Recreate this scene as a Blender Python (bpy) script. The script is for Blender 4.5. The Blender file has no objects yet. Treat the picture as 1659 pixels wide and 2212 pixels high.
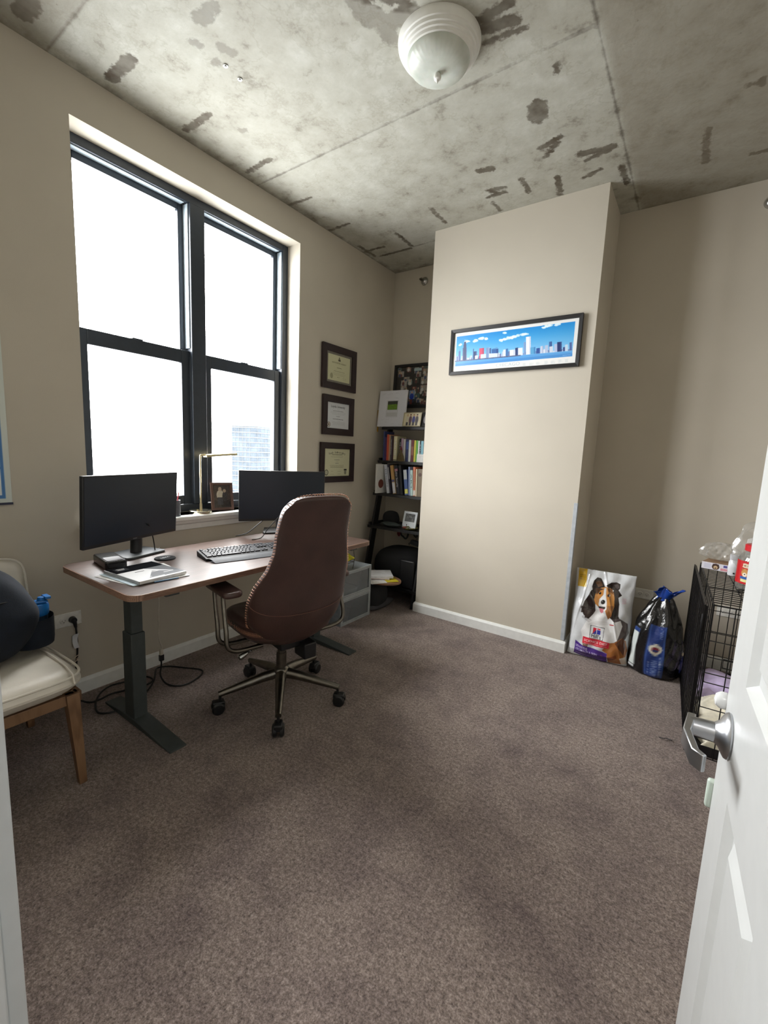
import bpy, bmesh, math, random
import numpy as np
from mathutils import Matrix, Vector, Euler
random.seed(7); rng=np.random.RandomState(7)
SC=bpy.context.scene; COL=SC.collection
PI=math.pi; rad=math.radians
def s2l(c):
    c=c/255.0
    return c/12.92 if c<=0.04045 else ((c+0.055)/1.055)**2.4
def rgb(c): return (s2l(c[0]),s2l(c[1]),s2l(c[2]),1.0)
# ------------------------------------------------------------------ materials
def newmat(name):
    m=bpy.data.materials.new(name); m.use_nodes=True
    nt=m.node_tree; nt.nodes.clear()
    out=nt.nodes.new('ShaderNodeOutputMaterial'); b=nt.nodes.new('ShaderNodeBsdfPrincipled')
    nt.links.new(b.outputs[0],out.inputs[0]); return m,nt,b,out
def coords(nt,scale=(1,1,1),obj=True):
    tc=nt.nodes.new('ShaderNodeTexCoord'); mp=nt.nodes.new('ShaderNodeMapping'); mp.inputs['Scale'].default_value=scale
    nt.links.new(tc.outputs['Object'],mp.inputs[0]); return mp.outputs[0]
def noise(nt,vec,scale,detail=3,rough=.5):
    n=nt.nodes.new('ShaderNodeTexNoise'); n.inputs['Scale'].default_value=scale; n.inputs['Detail'].default_value=detail; n.inputs['Roughness'].default_value=rough
    nt.links.new(vec,n.inputs['Vector']); return n.outputs['Fac']
def ramp(nt,fac,stops):
    r=nt.nodes.new('ShaderNodeValToRGB'); e=r.color_ramp.elements
    while len(e)<len(stops): e.new(.5)
    for i,(p,c) in enumerate(stops): e[i].position=p; e[i].color=rgb(c)
    nt.links.new(fac,r.inputs[0]); return r.outputs[0]
def mixc(nt,fac,a,b,mode='MIX'):
    m=nt.nodes.new('ShaderNodeMix'); m.data_type='RGBA'; m.blend_type=mode
    for s,v in ((m.inputs[0],fac),(m.inputs[6],a),(m.inputs[7],b)):
        if isinstance(v,(int,float)): s.default_value=v
        elif isinstance(v,tuple): s.default_value=v
        else: nt.links.new(v,s)
    return m.outputs[2]
def math_(nt,op,a,b=None,clamp=False):
    m=nt.nodes.new('ShaderNodeMath'); m.operation=op; m.use_clamp=clamp
    for s,v in zip(m.inputs,(a,b)):
        if v is None: continue
        if isinstance(v,(int,float)): s.default_value=v
        else: nt.links.new(v,s)
    return m.outputs[0]
def bump(nt,b,h,strength,dist):
    n=nt.nodes.new('ShaderNodeBump'); n.inputs['Strength'].default_value=strength; n.inputs['Distance'].default_value=dist
    nt.links.new(h,n.inputs['Height']); nt.links.new(n.outputs[0],b.inputs['Normal'])
def mat(name,c,rough=.5,metal=0,var=.05,bs=0,bscale=200,spec=None,coat=0,scale=30):
    m,nt,b,o=newmat(name); v=coords(nt)
    f=noise(nt,v,scale,2)
    lo=tuple(max(0,x*(1-var)) for x in c); hi=tuple(min(255,x*(1+var)) for x in c)
    nt.links.new(ramp(nt,f,[(.3,lo),(.7,hi)]),b.inputs['Base Color'])
    b.inputs['Roughness'].default_value=rough; b.inputs['Metallic'].default_value=metal
    if spec is not None: b.inputs['Specular IOR Level'].default_value=spec
    if coat: b.inputs['Coat Weight'].default_value=coat; b.inputs['Coat Roughness'].default_value=.08
    if bs: bump(nt,b,noise(nt,v,bscale,3),bs,.002)
    return m
def vcmat(name,rough=.5,coat=0,attr='Col',spec=.5):
    m,nt,b,o=newmat(name); a=nt.nodes.new('ShaderNodeAttribute'); a.attribute_name=attr
    nt.links.new(a.outputs['Color'],b.inputs['Base Color']); b.inputs['Roughness'].default_value=rough
    b.inputs['Specular IOR Level'].default_value=spec
    if coat: b.inputs['Coat Weight'].default_value=coat; b.inputs['Coat Roughness'].default_value=.05
    return m
def glassmat(name,tint=(255,255,255),gloss=.12,rough=.02,fres=1.45,op=0.0,opc=(230,230,230)):
    m,nt,b,o=newmat(name); nt.nodes.remove(b)
    t=nt.nodes.new('ShaderNodeBsdfTransparent'); t.inputs[0].default_value=rgb(tint)
    g=nt.nodes.new('ShaderNodeBsdfGlossy'); g.inputs['Roughness'].default_value=rough
    lw=nt.nodes.new('ShaderNodeLayerWeight'); lw.inputs[0].default_value=.5
    mx=nt.nodes.new('ShaderNodeMixShader'); f=math_(nt,'ADD',math_(nt,'MULTIPLY',math_(nt,'POWER',lw.outputs['Facing'],5.0),.9),gloss+.035,True)
    nt.links.new(f,mx.inputs[0]); nt.links.new(t.outputs[0],mx.inputs[1]); nt.links.new(g.outputs[0],mx.inputs[2])
    res=mx.outputs[0]
    if op:
        d=nt.nodes.new('ShaderNodeBsdfDiffuse'); d.inputs[0].default_value=rgb(opc)
        m2=nt.nodes.new('ShaderNodeMixShader'); m2.inputs[0].default_value=op
        nt.links.new(res,m2.inputs[1]); nt.links.new(d.outputs[0],m2.inputs[2]); res=m2.outputs[0]
    nt.links.new(res,o.inputs[0]); return m
def woodmat(name,cols,scale=(1,1,1),rough=.4,ws=6,dist=6,strip=None):
    m,nt,b,o=newmat(name); v=coords(nt,scale)
    n1=noise(nt,v,ws,4,.6)
    w=nt.nodes.new('ShaderNodeTexWave'); w.inputs['Scale'].default_value=ws; w.inputs['Distortion'].default_value=dist; w.inputs['Detail'].default_value=3
    nt.links.new(v,w.inputs[0]); f=math_(nt,'ADD',math_(nt,'MULTIPLY',w.outputs['Fac'],.45),math_(nt,'MULTIPLY',n1,.6))
    nt.links.new(ramp(nt,f,[(.2,cols[0]),(.5,cols[1]),(.85,cols[2])]),b.inputs['Base Color'])
    b.inputs['Roughness'].default_value=rough; bump(nt,b,n1,.08,.001); return m
# ------------------------------------------------------------------ mesh builder
class MB:
    def __init__(s): s.v=[]; s.f=[]; s.mi=[]; s.cur=0
    def add(s,vs,fs,M=None):
        o=len(s.v)
        for p in vs:
            p=Vector(p)
            s.v.append(tuple(M@p) if M is not None else tuple(p))
        for f in fs: s.f.append(tuple(i+o for i in f)); s.mi.append(s.cur)
        return s
    def box(s,x0,x1,y0,y1,z0,z1,M=None):
        vs=[(x,y,z) for z in (z0,z1) for y in (y0,y1) for x in (x0,x1)]
        return s.add(vs,[(0,2,3,1),(4,5,7,6),(0,1,5,4),(2,6,7,3),(0,4,6,2),(1,3,7,5)],M)
    def cyl(s,p0,p1,r0,r1=None,n=16,M=None):
        return s.tube([p0,p1],[r0,r0 if r1 is None else r1],n,M)
    def tube(s,pts,r,n=8,M=None,closed=False):
        pts=[Vector(p) for p in pts]; k=len(pts)
        rs=r if isinstance(r,(list,tuple)) else [r]*k
        vs=[];fs=[]; up=None
        for i in range(k):
            if closed: d=(pts[(i+1)%k]-pts[i-1])
            else: d=(pts[min(i+1,k-1)]-pts[max(i-1,0)])
            d.normalize()
            if up is None:
                up=Vector((0,0,1)) if abs(d.z)<.9 else Vector((1,0,0))
            a=d.cross(up); 
            if a.length<1e-6: a=d.cross(Vector((1,.3,0)))
            a.normalize(); b=a.cross(d).normalized(); up=b
            for j in range(n):
                t=2*PI*j/n; vs.append(pts[i]+(a*math.cos(t)+b*math.sin(t))*rs[i])
        m=k if closed else k-1
        for i in range(m):
            i2=(i+1)%k
            for j in range(n):
                j2=(j+1)%n; fs.append((i*n+j,i*n+j2,i2*n+j2,i2*n+j))
        if not closed:
            fs.append(tuple(range(n-1,-1,-1))); fs.append(tuple((k-1)*n+j for j in range(n)))
        # orientation: make outward
        return s.add(vs,[tuple(reversed(f)) for f in fs],M)
    def lathe(s,prof,n=32,M=None,cap=True):
        vs=[];fs=[];k=len(prof)
        for r,z in prof:
            for j in range(n):
                t=2*PI*j/n; vs.append((r*math.cos(t),r*math.sin(t),z))
        for i in range(k-1):
            for j in range(n):
                j2=(j+1)%n; fs.append((i*n+j,i*n+j2,(i+1)*n+j2,(i+1)*n+j))
        if cap:
            if prof[0][0]>1e-5: fs.append(tuple(range(n-1,-1,-1)))
            if prof[-1][0]>1e-5: fs.append(tuple((k-1)*n+j for j in range(n)))
        return s.add(vs,fs,M)
    def prism(s,poly,z0,z1,M=None):
        n=len(poly); vs=[(p[0],p[1],z0) for p in poly]+[(p[0],p[1],z1) for p in poly]
        fs=[tuple(range(n-1,-1,-1)),tuple(range(n,2*n))]+[(i,(i+1)%n,n+(i+1)%n,n+i) for i in range(n)]
        return s.add(vs,fs,M)
    def grid(s,fn,nu,nv,M=None,wrap=False):
        vs=[fn(i/(nu if wrap else nu-1),j/(nv-1)) for j in range(nv) for i in range(nu)]
        fs=[]
        for j in range(nv-1):
            for i in range(nu if wrap else nu-1):
                i2=(i+1)%nu; fs.append((j*nu+i,j*nu+i2,(j+1)*nu+i2,(j+1)*nu+i))
        return s.add(vs,fs,M)
    def ring(s,w,h,b,d,M=None,d0=0.0,slope=0.0):
        "picture-frame ring: outer w x h in XY centred, border b, thickness d0..d on +z"
        o=[(-w/2,-h/2),(w/2,-h/2),(w/2,h/2),(-w/2,h/2)]; i=[(-w/2+b,-h/2+b),(w/2-b,-h/2+b),(w/2-b,h/2-b),(-w/2+b,h/2-b)]
        vs=[(x,y,d0) for x,y in o]+[(x,y,d) for x,y in o]+[(x,y,d-slope) for x,y in i]+[(x,y,d0) for x,y in i]
        fs=[]
        for k in range(4):
            k2=(k+1)%4; fs+=[(k,k2,4+k2,4+k),(4+k,4+k2,8+k2,8+k),(8+k,8+k2,12+k2,12+k),(12+k,12+k2,k2,k)]
        return s.add(vs,fs,M)
def sph(mb,c,r,n=16,m=10,M=None,sc=(1,1,1)):
    pr=[(r*math.sin(PI*i/m)*1.0,-r*math.cos(PI*i/m)) for i in range(m+1)]; pr[0]=(0.0001,pr[0][1]); pr[-1]=(0.0001,pr[-1][1])
    T=Matrix.Translation(c)@Matrix.Diagonal((*sc,1)); mb.lathe(pr,n,(M@T) if M is not None else T)
MATS={}
PM={}
def build(name,mb,m,parent=None,world=True,smooth=True,bevel=0,bseg=2,sub=0,solid=0,ang=40,center=None):
    me=bpy.data.meshes.new(name); me.from_pydata(mb.v,[],mb.f); me.update()
    ms=m if isinstance(m,(list,tuple)) else [m]
    for x in ms: me.materials.append(x)
    if len(ms)>1: me.polygons.foreach_set('material_index',mb.mi)
    o=bpy.data.objects.new(name,me); COL.objects.link(o)
    if parent is not None:
        Mp=PM[parent.name]; 
        if world: me.transform(Mp.inverted())
        o.parent=parent; PM[o.name]=Mp
    else:
        co=np.array([v.co[:] for v in me.vertices]); lo=co.min(0);hi=co.max(0)
        c=Vector(((lo[0]+hi[0])/2,(lo[1]+hi[1])/2,lo[2])) if center is None else Vector(center)
        me.transform(Matrix.Translation(-c)); o.location=c; PM[o.name]=Matrix.Translation(c)
    if smooth:
        me.polygons.foreach_set('use_smooth',[True]*len(me.polygons)); me.set_sharp_from_angle(angle=rad(ang))
    if bevel:
        b=o.modifiers.new('b','BEVEL'); b.width=bevel; b.segments=bseg; b.limit_method='ANGLE'; b.angle_limit=rad(40)
    if solid:
        b=o.modifiers.new('s','SOLIDIFY'); b.thickness=solid; b.offset=-1
    if sub:
        b=o.modifiers.new('u','SUBSURF'); b.levels=sub; b.render_levels=sub
    return o
def tag(o,label=None,cat=None,group=None,kind=None):
    if label: o['label']=label
    if cat: o['category']=cat
    if group: o['group']=group
    if kind: o['kind']=kind
    return o
def thing(name,label,cat,loc=(0,0,0),rz=0,group=None,kind=None,M=None):
    o=bpy.data.objects.new(name,None); COL.objects.link(o); o.empty_display_size=.05
    if M is None: M=Matrix.Translation(loc)@Matrix.Rotation(rz,4,'Z')
    o.matrix_world=M; PM[o.name]=M.copy()
    return tag(o,label,cat,group,kind)
def copytree(src,M,label=None,group=None,parent=None):
    c=src.copy(); COL.objects.link(c)
    if parent is None:
        c.matrix_world=M; PM[c.name]=M.copy()
        if label: c['label']=label
        if group: c['group']=group
    else: c.parent=parent; PM[c.name]=PM[parent.name]
    for ch in list(src.children): copytree(ch,None,parent=c)
    return c
def TR(x,y,z,rz=0,rx=0,ry=0): return Matrix.Translation((x,y,z))@Matrix.Rotation(rz,4,'Z')@Matrix.Rotation(ry,4,'Y')@Matrix.Rotation(rx,4,'X')
def smoothpts(pts,k=6):
    P=[Vector(p) for p in pts]; out=[]
    for i in range(len(P)-1):
        a=P[max(i-1,0)];b=P[i];c=P[i+1];d=P[min(i+2,len(P)-1)]
        for j in range(k):
            t=j/k; out.append(.5*((2*b)+(c-a)*t+(2*a-5*b+4*c-d)*t*t+(3*b-a-3*c+d)*t**3))
    out.append(P[-1]); return out
# ------------------------------------------------------------------ 2-D painter -> coloured grid mesh
_txtcache={}
def textris(s,bold=False):
    key=(s,bold)
    if key in _txtcache: return _txtcache[key]
    cu=bpy.data.curves.new('t','FONT'); cu.body=s; cu.size=1.0; cu.resolution_u=3
    if bold: cu.offset=.015
    o=bpy.data.objects.new('t',cu); COL.objects.link(o)
    dg=bpy.context.evaluated_depsgraph_get(); me=bpy.data.meshes.new_from_object(o.evaluated_get(dg))
    me.calc_loop_triangles(); V=np.array([v.co[:2] for v in me.vertices]); T=[tuple(t.vertices) for t in me.loop_triangles]
    bpy.data.objects.remove(o); bpy.data.curves.remove(cu); bpy.data.meshes.remove(me)
    if len(V)==0: V=np.zeros((1,2));T=[]
    mn=V.min(0); V=V-[mn[0],0]; w=max(V[:,0].max(),.01); _txtcache[key]=(V,T,w); return _txtcache[key]
def homog(src,dst):
    A=[];b=[]
    for (x,y),(u,v) in zip(src,dst):
        A.append([x,y,1,0,0,0,-u*x,-u*y]);b.append(u); A.append([0,0,0,x,y,1,-v*x,-v*y]);b.append(v)
    h=np.linalg.solve(np.array(A,float),np.array(b,float)); return np.append(h,1).reshape(3,3)
class Canvas:
    "w x h metres, origin lower-left; optional quad = four reference corners (TL,TR,BR,BL) giving a rectified drawing frame"
    def __init__(s,w,h,res,bg,quad=None):
        s.w,s.h=w,h; s.nx=max(2,int(round(w/res))); s.ny=max(2,int(round(h/res)))
        s.a=np.zeros((s.ny,s.nx,3)); s.a[:]=bg; s.H=homog(quad,[(0,h),(w,h),(w,0),(0,0)]) if quad else None
        s.X,s.Y=np.meshgrid(np.linspace(0,w,s.nx),np.linspace(0,h,s.ny))
    def m(s,p):
        if s.H is None: return p
        q=s.H@np.array([p[0],p[1],1.0]); return (q[0]/q[2],q[1]/q[2])
    def raw(s,P,c,al=1.0,X=None):
        P=np.array(P,float); x0,y0=P.min(0);x1,y1=P.max(0)
        dx=s.w/(s.nx-1);dy=s.h/(s.ny-1)
        i0=max(0,int(x0/dx)-1);i1=min(s.nx,int(x1/dx)+3);j0=max(0,int(y0/dy)-1);j1=min(s.ny,int(y1/dy)+3)
        if i1<=i0 or j1<=j0: return
        XX=s.X[j0:j1,i0:i1];YY=s.Y[j0:j1,i0:i1]; cov=np.zeros(XX.shape)
        for ox,oy in ((-.25,-.25),(.25,-.25),(-.25,.25),(.25,.25)):
            x=XX+ox*dx;y=YY+oy*dy; ins=np.zeros(x.shape,bool); n=len(P)
            for k in range(n):
                ax,ay=P[k];bx,by=P[(k+1)%n]
                if ay==by: continue
                ins^=((ay>y)!=(by>y))&(x<(bx-ax)*(y-ay)/(by-ay)+ax)
            cov+=ins*.25
        cov=(cov*al)[...,None]; s.a[j0:j1,i0:i1]=s.a[j0:j1,i0:i1]*(1-cov)+np.array(c,float)*cov
    def poly(s,pts,c,al=1.0): s.raw([s.m(p) for p in pts],c,al); return s
    def rect(s,x0,y0,x1,y1,c,al=1.0): return s.poly([(x0,y0),(x1,y0),(x1,y1),(x0,y1)],c,al)
    def ell(s,cx,cy,rx,ry,c,al=1.0,n=24,a0=0):
        ca,sa=math.cos(a0),math.sin(a0)
        return s.poly([(cx+rx*math.cos(t)*ca-ry*math.sin(t)*sa,cy+rx*math.cos(t)*sa+ry*math.sin(t)*ca) for t in [2*PI*k/n for k in range(n)]],c,al)
    def line(s,p,q,wd,c,al=1.0):
        p=np.array(p,float);q=np.array(q,float);d=q-p;L=np.hypot(*d)+1e-9;n=np.array([-d[1],d[0]])/L*wd/2
        return s.poly([p+n,q+n,q-n,p-n],c,al)
    def text(s,t,p0,p1,up,c,al=1.0,bold=False,capn=.7):
        "text whose baseline runs p0->p1 and whose capital height vector is up"
        V,T,w=textris(t,bold); p0=np.array(p0,float);e=(np.array(p1,float)-p0)/w; u=np.array(up,float)/capn
        Q=[s.m(p0+e*v[0]+u*v[1]) for v in V]
        x=[q[0] for q in Q]; 
        for t3 in T: s.raw([Q[i] for i in t3],c,al)
        return s
    def fuzz(s,amt,blk=1):
        n=rng.uniform(-amt,amt,(s.ny//blk+1,s.nx//blk+1,1)); n=np.repeat(np.repeat(n,blk,0),blk,1)[:s.ny,:s.nx]; s.a=np.clip(s.a+n,0,255); return s
def lin(a):
    a=a/255.0; return np.where(a<=.04045,a/12.92,((a+.055)/1.055)**2.4)
def board(name,cv,m,M,parent=None,fn=None,world=True):
    "coloured grid; M maps canvas metres (x right,y up,z out) to the world; fn(x,y)->(x,y,z) bends it"
    nx,ny=cv.nx,cv.ny; X=cv.X.ravel();Y=cv.Y.ravel()
    if fn is None: P=np.stack([X,Y,np.zeros_like(X)],1)
    else: P=np.stack(fn(X,Y),1)
    A=np.array(M); P=P@A[:3,:3].T+A[:3,3]
    me=bpy.data.meshes.new(name); me.vertices.add(nx*ny); me.vertices.foreach_set('co',P.ravel().astype(np.float32))
    i,j=np.meshgrid(np.arange(nx-1),np.arange(ny-1)); a=(j*nx+i).ravel(); F=np.stack([a,a+1,a+nx+1,a+nx],1)
    me.loops.add(F.size); me.loops.foreach_set('vertex_index',F.ravel().astype(np.int32)); me.polygons.add(len(F))
    me.polygons.foreach_set('loop_start',np.arange(0,F.size,4,dtype=np.int32)); me.update(calc_edges=True)
    ca=me.color_attributes.new('Col','FLOAT_COLOR','POINT'); rg=np.ones((nx*ny,4)); rg[:,:3]=lin(np.clip(cv.a.reshape(-1,3),0,255))
    ca.data.foreach_set('color',rg.ravel().astype(np.float32)); me.polygons.foreach_set('use_smooth',[True]*len(F)); me.materials.append(m)
    o=bpy.data.objects.new(name,me); COL.objects.link(o)
    if parent is not None:
        Mp=PM[parent.name]
        if world: me.transform(Mp.inverted())
        o.parent=parent; PM[o.name]=Mp
    return o
def wallM(kind,cx,cy,cz):
    "frame axes for something hung on a wall: x right, y up, z out"
    if kind=='left': return Matrix(((0,0,1,cx),(1,0,0,cy),(0,1,0,cz),(0,0,0,1)))       # on x=0, faces +x
    if kind=='back': return Matrix(((1,0,0,cx),(0,0,-1,cy),(0,1,0,cz),(0,0,0,1)))      # faces -y
# ------------------------------------------------------------------ palette
paint=mat('wall_paint',(191,184,170),.85,var=.012,bs=.12,bscale=350,scale=3)
white=mat('white_trim_paint',(226,228,226),.4,var=.015)
dark_frame=mat('dark_window_metal',(42,50,60),.35,var=.04)
black_pl=mat('black_plastic',(22,23,26),.4)
black_mat=mat('black_shelf_lacquer',(18,17,18),.45)
black_fab=mat('black_fabric',(10,10,12),.9,bs=.5,bscale=400)
chrome=mat('brushed_steel',(190,190,188),.25,1)
gunmetal=mat('bronze_grey_metal',(120,116,108),.32,1,var=.06)
brass=mat('aged_brass',(205,190,150),.28,1)
deskmetal=mat('charcoal_powder_coat',(62,68,68),.55)
leather=mat('brown_leather',(70,50,46),.38,var=.07,bs=.3,bscale=160,scale=9,coat=.1)
stitchm=mat('tan_thread',(176,130,106),.7)
paper=mat('white_paper',(232,232,230),.7)
outletm=mat('ivory_plastic',(225,224,218),.35)
# ================================================================== ROOM SHELL
P0,P1,F,D,D2,H=.704,1.891,2.986,3.50,3.41,2.97
WY0,WY1,WZ0,WZ1=.849,2.285,.885,2.772
XR=3.55; WT=.30
# carpet
m,nt,b,o=newmat('carpet'); v=coords(nt)
n1=noise(nt,v,75,4,.7); n2=noise(nt,v,190,3,.7); n3=noise(nt,v,3.2,3,.6); n4=noise(nt,v,11,2,.6)
f=math_(nt,'ADD',math_(nt,'MULTIPLY',n1,.5),math_(nt,'MULTIPLY',n2,.5))
tuft=ramp(nt,f,[(.34,(76,66,62)),(.5,(140,126,119)),(.65,(188,173,165))])
big=ramp(nt,math_(nt,'ADD',math_(nt,'MULTIPLY',n3,.65),math_(nt,'MULTIPLY',n4,.35)),[(.32,(200,196,202)),(.58,(255,255,255))])
nt.links.new(mixc(nt,1.0,tuft,big,'MULTIPLY'),b.inputs['Base Color']); b.inputs['Roughness'].default_value=1; b.inputs['Specular IOR Level'].default_value=.1
b.inputs['Sheen Weight'].default_value=.15
bump(nt,b,f,.9,.012); carpet=m
# concrete ceiling: signed distances of trowel patches and form seams stored on the slab
m,nt,b,o=newmat('bare_concrete'); v=coords(nt)
def attr(nt,n):
    a=nt.nodes.new('ShaderNodeAttribute'); a.attribute_name=n; return a.outputs['Fac']
nb=noise(nt,v,1.6,6,.62); nf=noise(nt,v,9,6,.65); ng=noise(nt,v,34,4,.6); nst=noise(nt,coords(nt,(30,4,1)),1.2,4,.6); nw=noise(nt,v,2.8,5,.7)
base=ramp(nt,math_(nt,'ADD',math_(nt,'MULTIPLY',nb,.45),math_(nt,'MULTIPLY',nf,.55)),[(.34,(146,143,130)),(.47,(167,165,153)),(.56,(175,174,163)),(.68,(188,188,179))])
blot=ramp(nt,nf,[(.30,(150,140,122)),(.40,(255,255,255))])
base=mixc(nt,.38,base,blot,'MULTIPLY')
vein=ramp(nt,math_(nt,'ABSOLUTE',math_(nt,'SUBTRACT',nw,.5)),[(.0,(205,200,188)),(.022,(255,255,255))])
base=mixc(nt,.28,base,vein,'MULTIPLY')
pit=ramp(nt,ng,[(.24,(120,112,100)),(.30,(255,255,255))]); base=mixc(nt,.6,base,pit,'MULTIPLY')
sd=math_(nt,'ADD',attr(nt,'patch'),math_(nt,'MULTIPLY',math_(nt,'SUBTRACT',ng,.5),.05))
pm=math_(nt,'MULTIPLY',math_(nt,'SUBTRACT',1.0,math_(nt,'DIVIDE',sd,.010),True),math_(nt,'ADD',.45,math_(nt,'MULTIPLY',noise(nt,v,18,2),.75)),True)
base=mixc(nt,math_(nt,'MULTIPLY',pm,attr(nt,'pstr')),base,rgb((78,68,53)))
ss=math_(nt,'ADD',attr(nt,'seam'),math_(nt,'MULTIPLY',math_(nt,'SUBTRACT',nf,.5),.03))
sm=math_(nt,'MULTIPLY',math_(nt,'SUBTRACT',1.0,math_(nt,'DIVIDE',ss,.011),True),.75)
base=mixc(nt,sm,base,rgb((76,69,60)))
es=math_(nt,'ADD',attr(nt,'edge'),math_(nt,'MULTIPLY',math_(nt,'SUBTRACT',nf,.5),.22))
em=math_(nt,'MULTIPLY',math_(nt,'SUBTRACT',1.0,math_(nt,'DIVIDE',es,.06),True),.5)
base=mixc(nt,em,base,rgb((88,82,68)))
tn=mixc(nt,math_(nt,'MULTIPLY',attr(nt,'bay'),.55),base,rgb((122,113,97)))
nt.links.new(tn,b.inputs['Base Color']); b.inputs['Roughness'].default_value=.75
bump(nt,b,math_(nt,'ADD',nf,math_(nt,'MULTIPLY',ng,.4)),.35,.01); concrete=m
segs=[(.121,.655,.213,.659,.03),(.094,.995,.282,.993,.024),(.075,1.37,.285,1.371,.014),(.067,1.779,.276,1.768,.012),(.008,2.167,.206,2.174,.008),
(.015,2.575,.205,2.568,.009),(.027,2.999,.221,2.995,.009),(.05,2.89,.055,3.1,.01),(.431,2.866,.425,3.103,.011),(.827,2.69,.824,2.911,.010),(1.211,2.834,1.22,2.963,.008),
(1.452,2.68,1.448,2.847,.011),(1.639,2.776,1.604,2.964,.014),(1.789,2.635,1.949,2.66,.02),(1.806,2.702,1.927,2.682,.01),(1.765,2.863,1.817,2.84,.01),(1.962,2.855,1.969,3.051,.012),
(1.208,2.767,1.288,2.764,.012),(1.237,2.697,1.336,2.72,.012),(1.25,2.73,1.32,2.77,.01),(1.623,2.48,1.733,2.442,.014),(1.628,2.557,1.709,2.479,.012),(1.622,1.643,1.747,1.638,.018),(1.622,1.681,1.738,1.707,.022),
(1.613,1.74,1.765,1.761,.01),(1.672,2.161,1.65,2.249,.016),(1.702,2.152,1.671,2.277,.018),(1.721,2.163,1.698,2.263,.014),(1.265,2.49,1.335,2.505,.02),(1.822,2.003,1.816,2.028,.012),
(2.362,2.758,2.353,2.869,.010),(2.353,2.869,2.354,3.057,.012),(2.558,3.092,2.68,3.11,.012),(2.5,2.537,2.515,2.54,.01),(2.544,2.529,2.547,2.563,.01),(.1,3.13,.40,3.13,.008),(.708,1.05,.74,1.06,.028),(.78,1.045,.80,1.055,.02),
(.593,1.096,.60,1.11,.016),(.67,1.17,.69,1.215,.018),(.582,1.204,.59,1.21,.018),(.33,1.53,.345,1.54,.014),(1.279,1.328,1.275,1.40,.04),(1.30,1.40,1.30,1.52,.03),(1.32,1.46,1.42,1.47,.035),(1.30,1.30,1.42,1.43,.012),(1.80,2.86,1.86,2.82,.008)]
NX,NY=180,250; xs=np.linspace(-.05,XR,NX); ys=np.linspace(-.05,D+.05,NY); GX,GY=np.meshgrid(xs,ys)
def segd(ax,ay,bx,by):
    dx,dy=bx-ax,by-ay; t=np.clip(((GX-ax)*dx+(GY-ay)*dy)/(dx*dx+dy*dy),0,1); return np.hypot(GX-ax-t*dx,GY-ay-t*dy)
pd=np.full(GX.shape,9.0)
ps=np.full(GX.shape,1.0)
for a_,b_,c_,d_,r_ in segs:
    q_=segd(a_,b_,c_,d_)-r_; pd=np.minimum(pd,q_); L_=math.hypot(c_-a_,d_-b_); ps=np.where(q_<.03,.5 if (b_<1.6 and L_<.16 and a_>.2) else 1.0,ps)
sdm=np.full(GX.shape,9.0)
for s_ in [(-.1,1.90,1.98,1.895),(2.0,-.1,2.0,3.5),(-.1,.775,.45,.77),(.0,3.13,.7,3.11),(1.8,3.08,2.0,3.08)]: sdm=np.minimum(sdm,segd(*s_))
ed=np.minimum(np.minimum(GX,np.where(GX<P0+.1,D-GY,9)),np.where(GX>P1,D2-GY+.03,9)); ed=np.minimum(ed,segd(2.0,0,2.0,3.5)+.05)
mb=MB(); mb.v=[(x,y,H) for y in ys for x in xs]
mb.f=[(j*NX+i,(j+1)*NX+i,(j+1)*NX+i+1,j*NX+i+1) for j in range(NY-1) for i in range(NX-1)]; mb.mi=[0]*len(mb.f)
mb.box(-.05,XR,-.05,D+.05,H+.001,H+.2)
ce=build('ceiling',mb,concrete,smooth=False,center=(0,0,0)); tag(ce,kind='structure')
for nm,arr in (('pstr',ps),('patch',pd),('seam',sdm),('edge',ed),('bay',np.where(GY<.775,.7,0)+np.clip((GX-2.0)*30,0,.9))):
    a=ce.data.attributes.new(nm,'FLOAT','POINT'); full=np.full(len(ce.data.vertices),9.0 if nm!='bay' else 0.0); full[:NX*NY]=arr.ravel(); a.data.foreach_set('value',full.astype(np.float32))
tag(build('floor',MB().box(-.05,XR+.05,-1.7,D+.05,-.1,0),carpet,smooth=False,center=(0,0,0)),kind='structure')
mb=MB(); mb.box(-WT,0,-.12,WY0,0,H+.1).box(-WT,0,WY1,D+.2,0,H+.1).box(-WT,0,WY0,WY1,0,WZ0).box(-WT,0,WY0,WY1,WZ1,H+.1)
tag(build('wall_left',mb,paint,smooth=False),kind='structure')
tag(build('wall_back',MB().box(-.02,P0+.05,D,D+.15,0,H+.1),paint,smooth=False),kind='structure')
tag(build('wall_column',MB().box(P0,P1,F,D+.15,0,H+.1),paint,smooth=False),kind='structure')
tag(build('wall_recess',MB().box(P1-.01,XR+.1,D2,D2+.15,0,H+.1),paint,smooth=False),kind='structure')
tag(build('wall_right',MB().box(XR,XR+.12,-.12,D2+.1,0,H+.1),paint,smooth=False),kind='structure')
JX,HX=1.935,2.665
mb=MB(); mb.box(-.02,JX,-.12,0,0,H+.1).box(HX,XR+.1,-.12,0,0,H+.1).box(JX,HX,-.12,0,2.05,H+.1)
tag(build('wall_front',mb,paint,smooth=False),kind='structure')
hallp=mat('hall_paint',(200,190,175),.85,var=.01)
mb=MB(); mb.box(.9,1.0,-1.7,-.12,0,2.5).box(3.6,3.7,-1.7,-.12,0,2.5).box(.9,3.7,-1.8,-1.7,0,2.5).box(.9,3.7,-1.7,-.12,2.5,2.6)
tag(build('wall_hall',mb,hallp,smooth=False),kind='structure')
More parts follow.
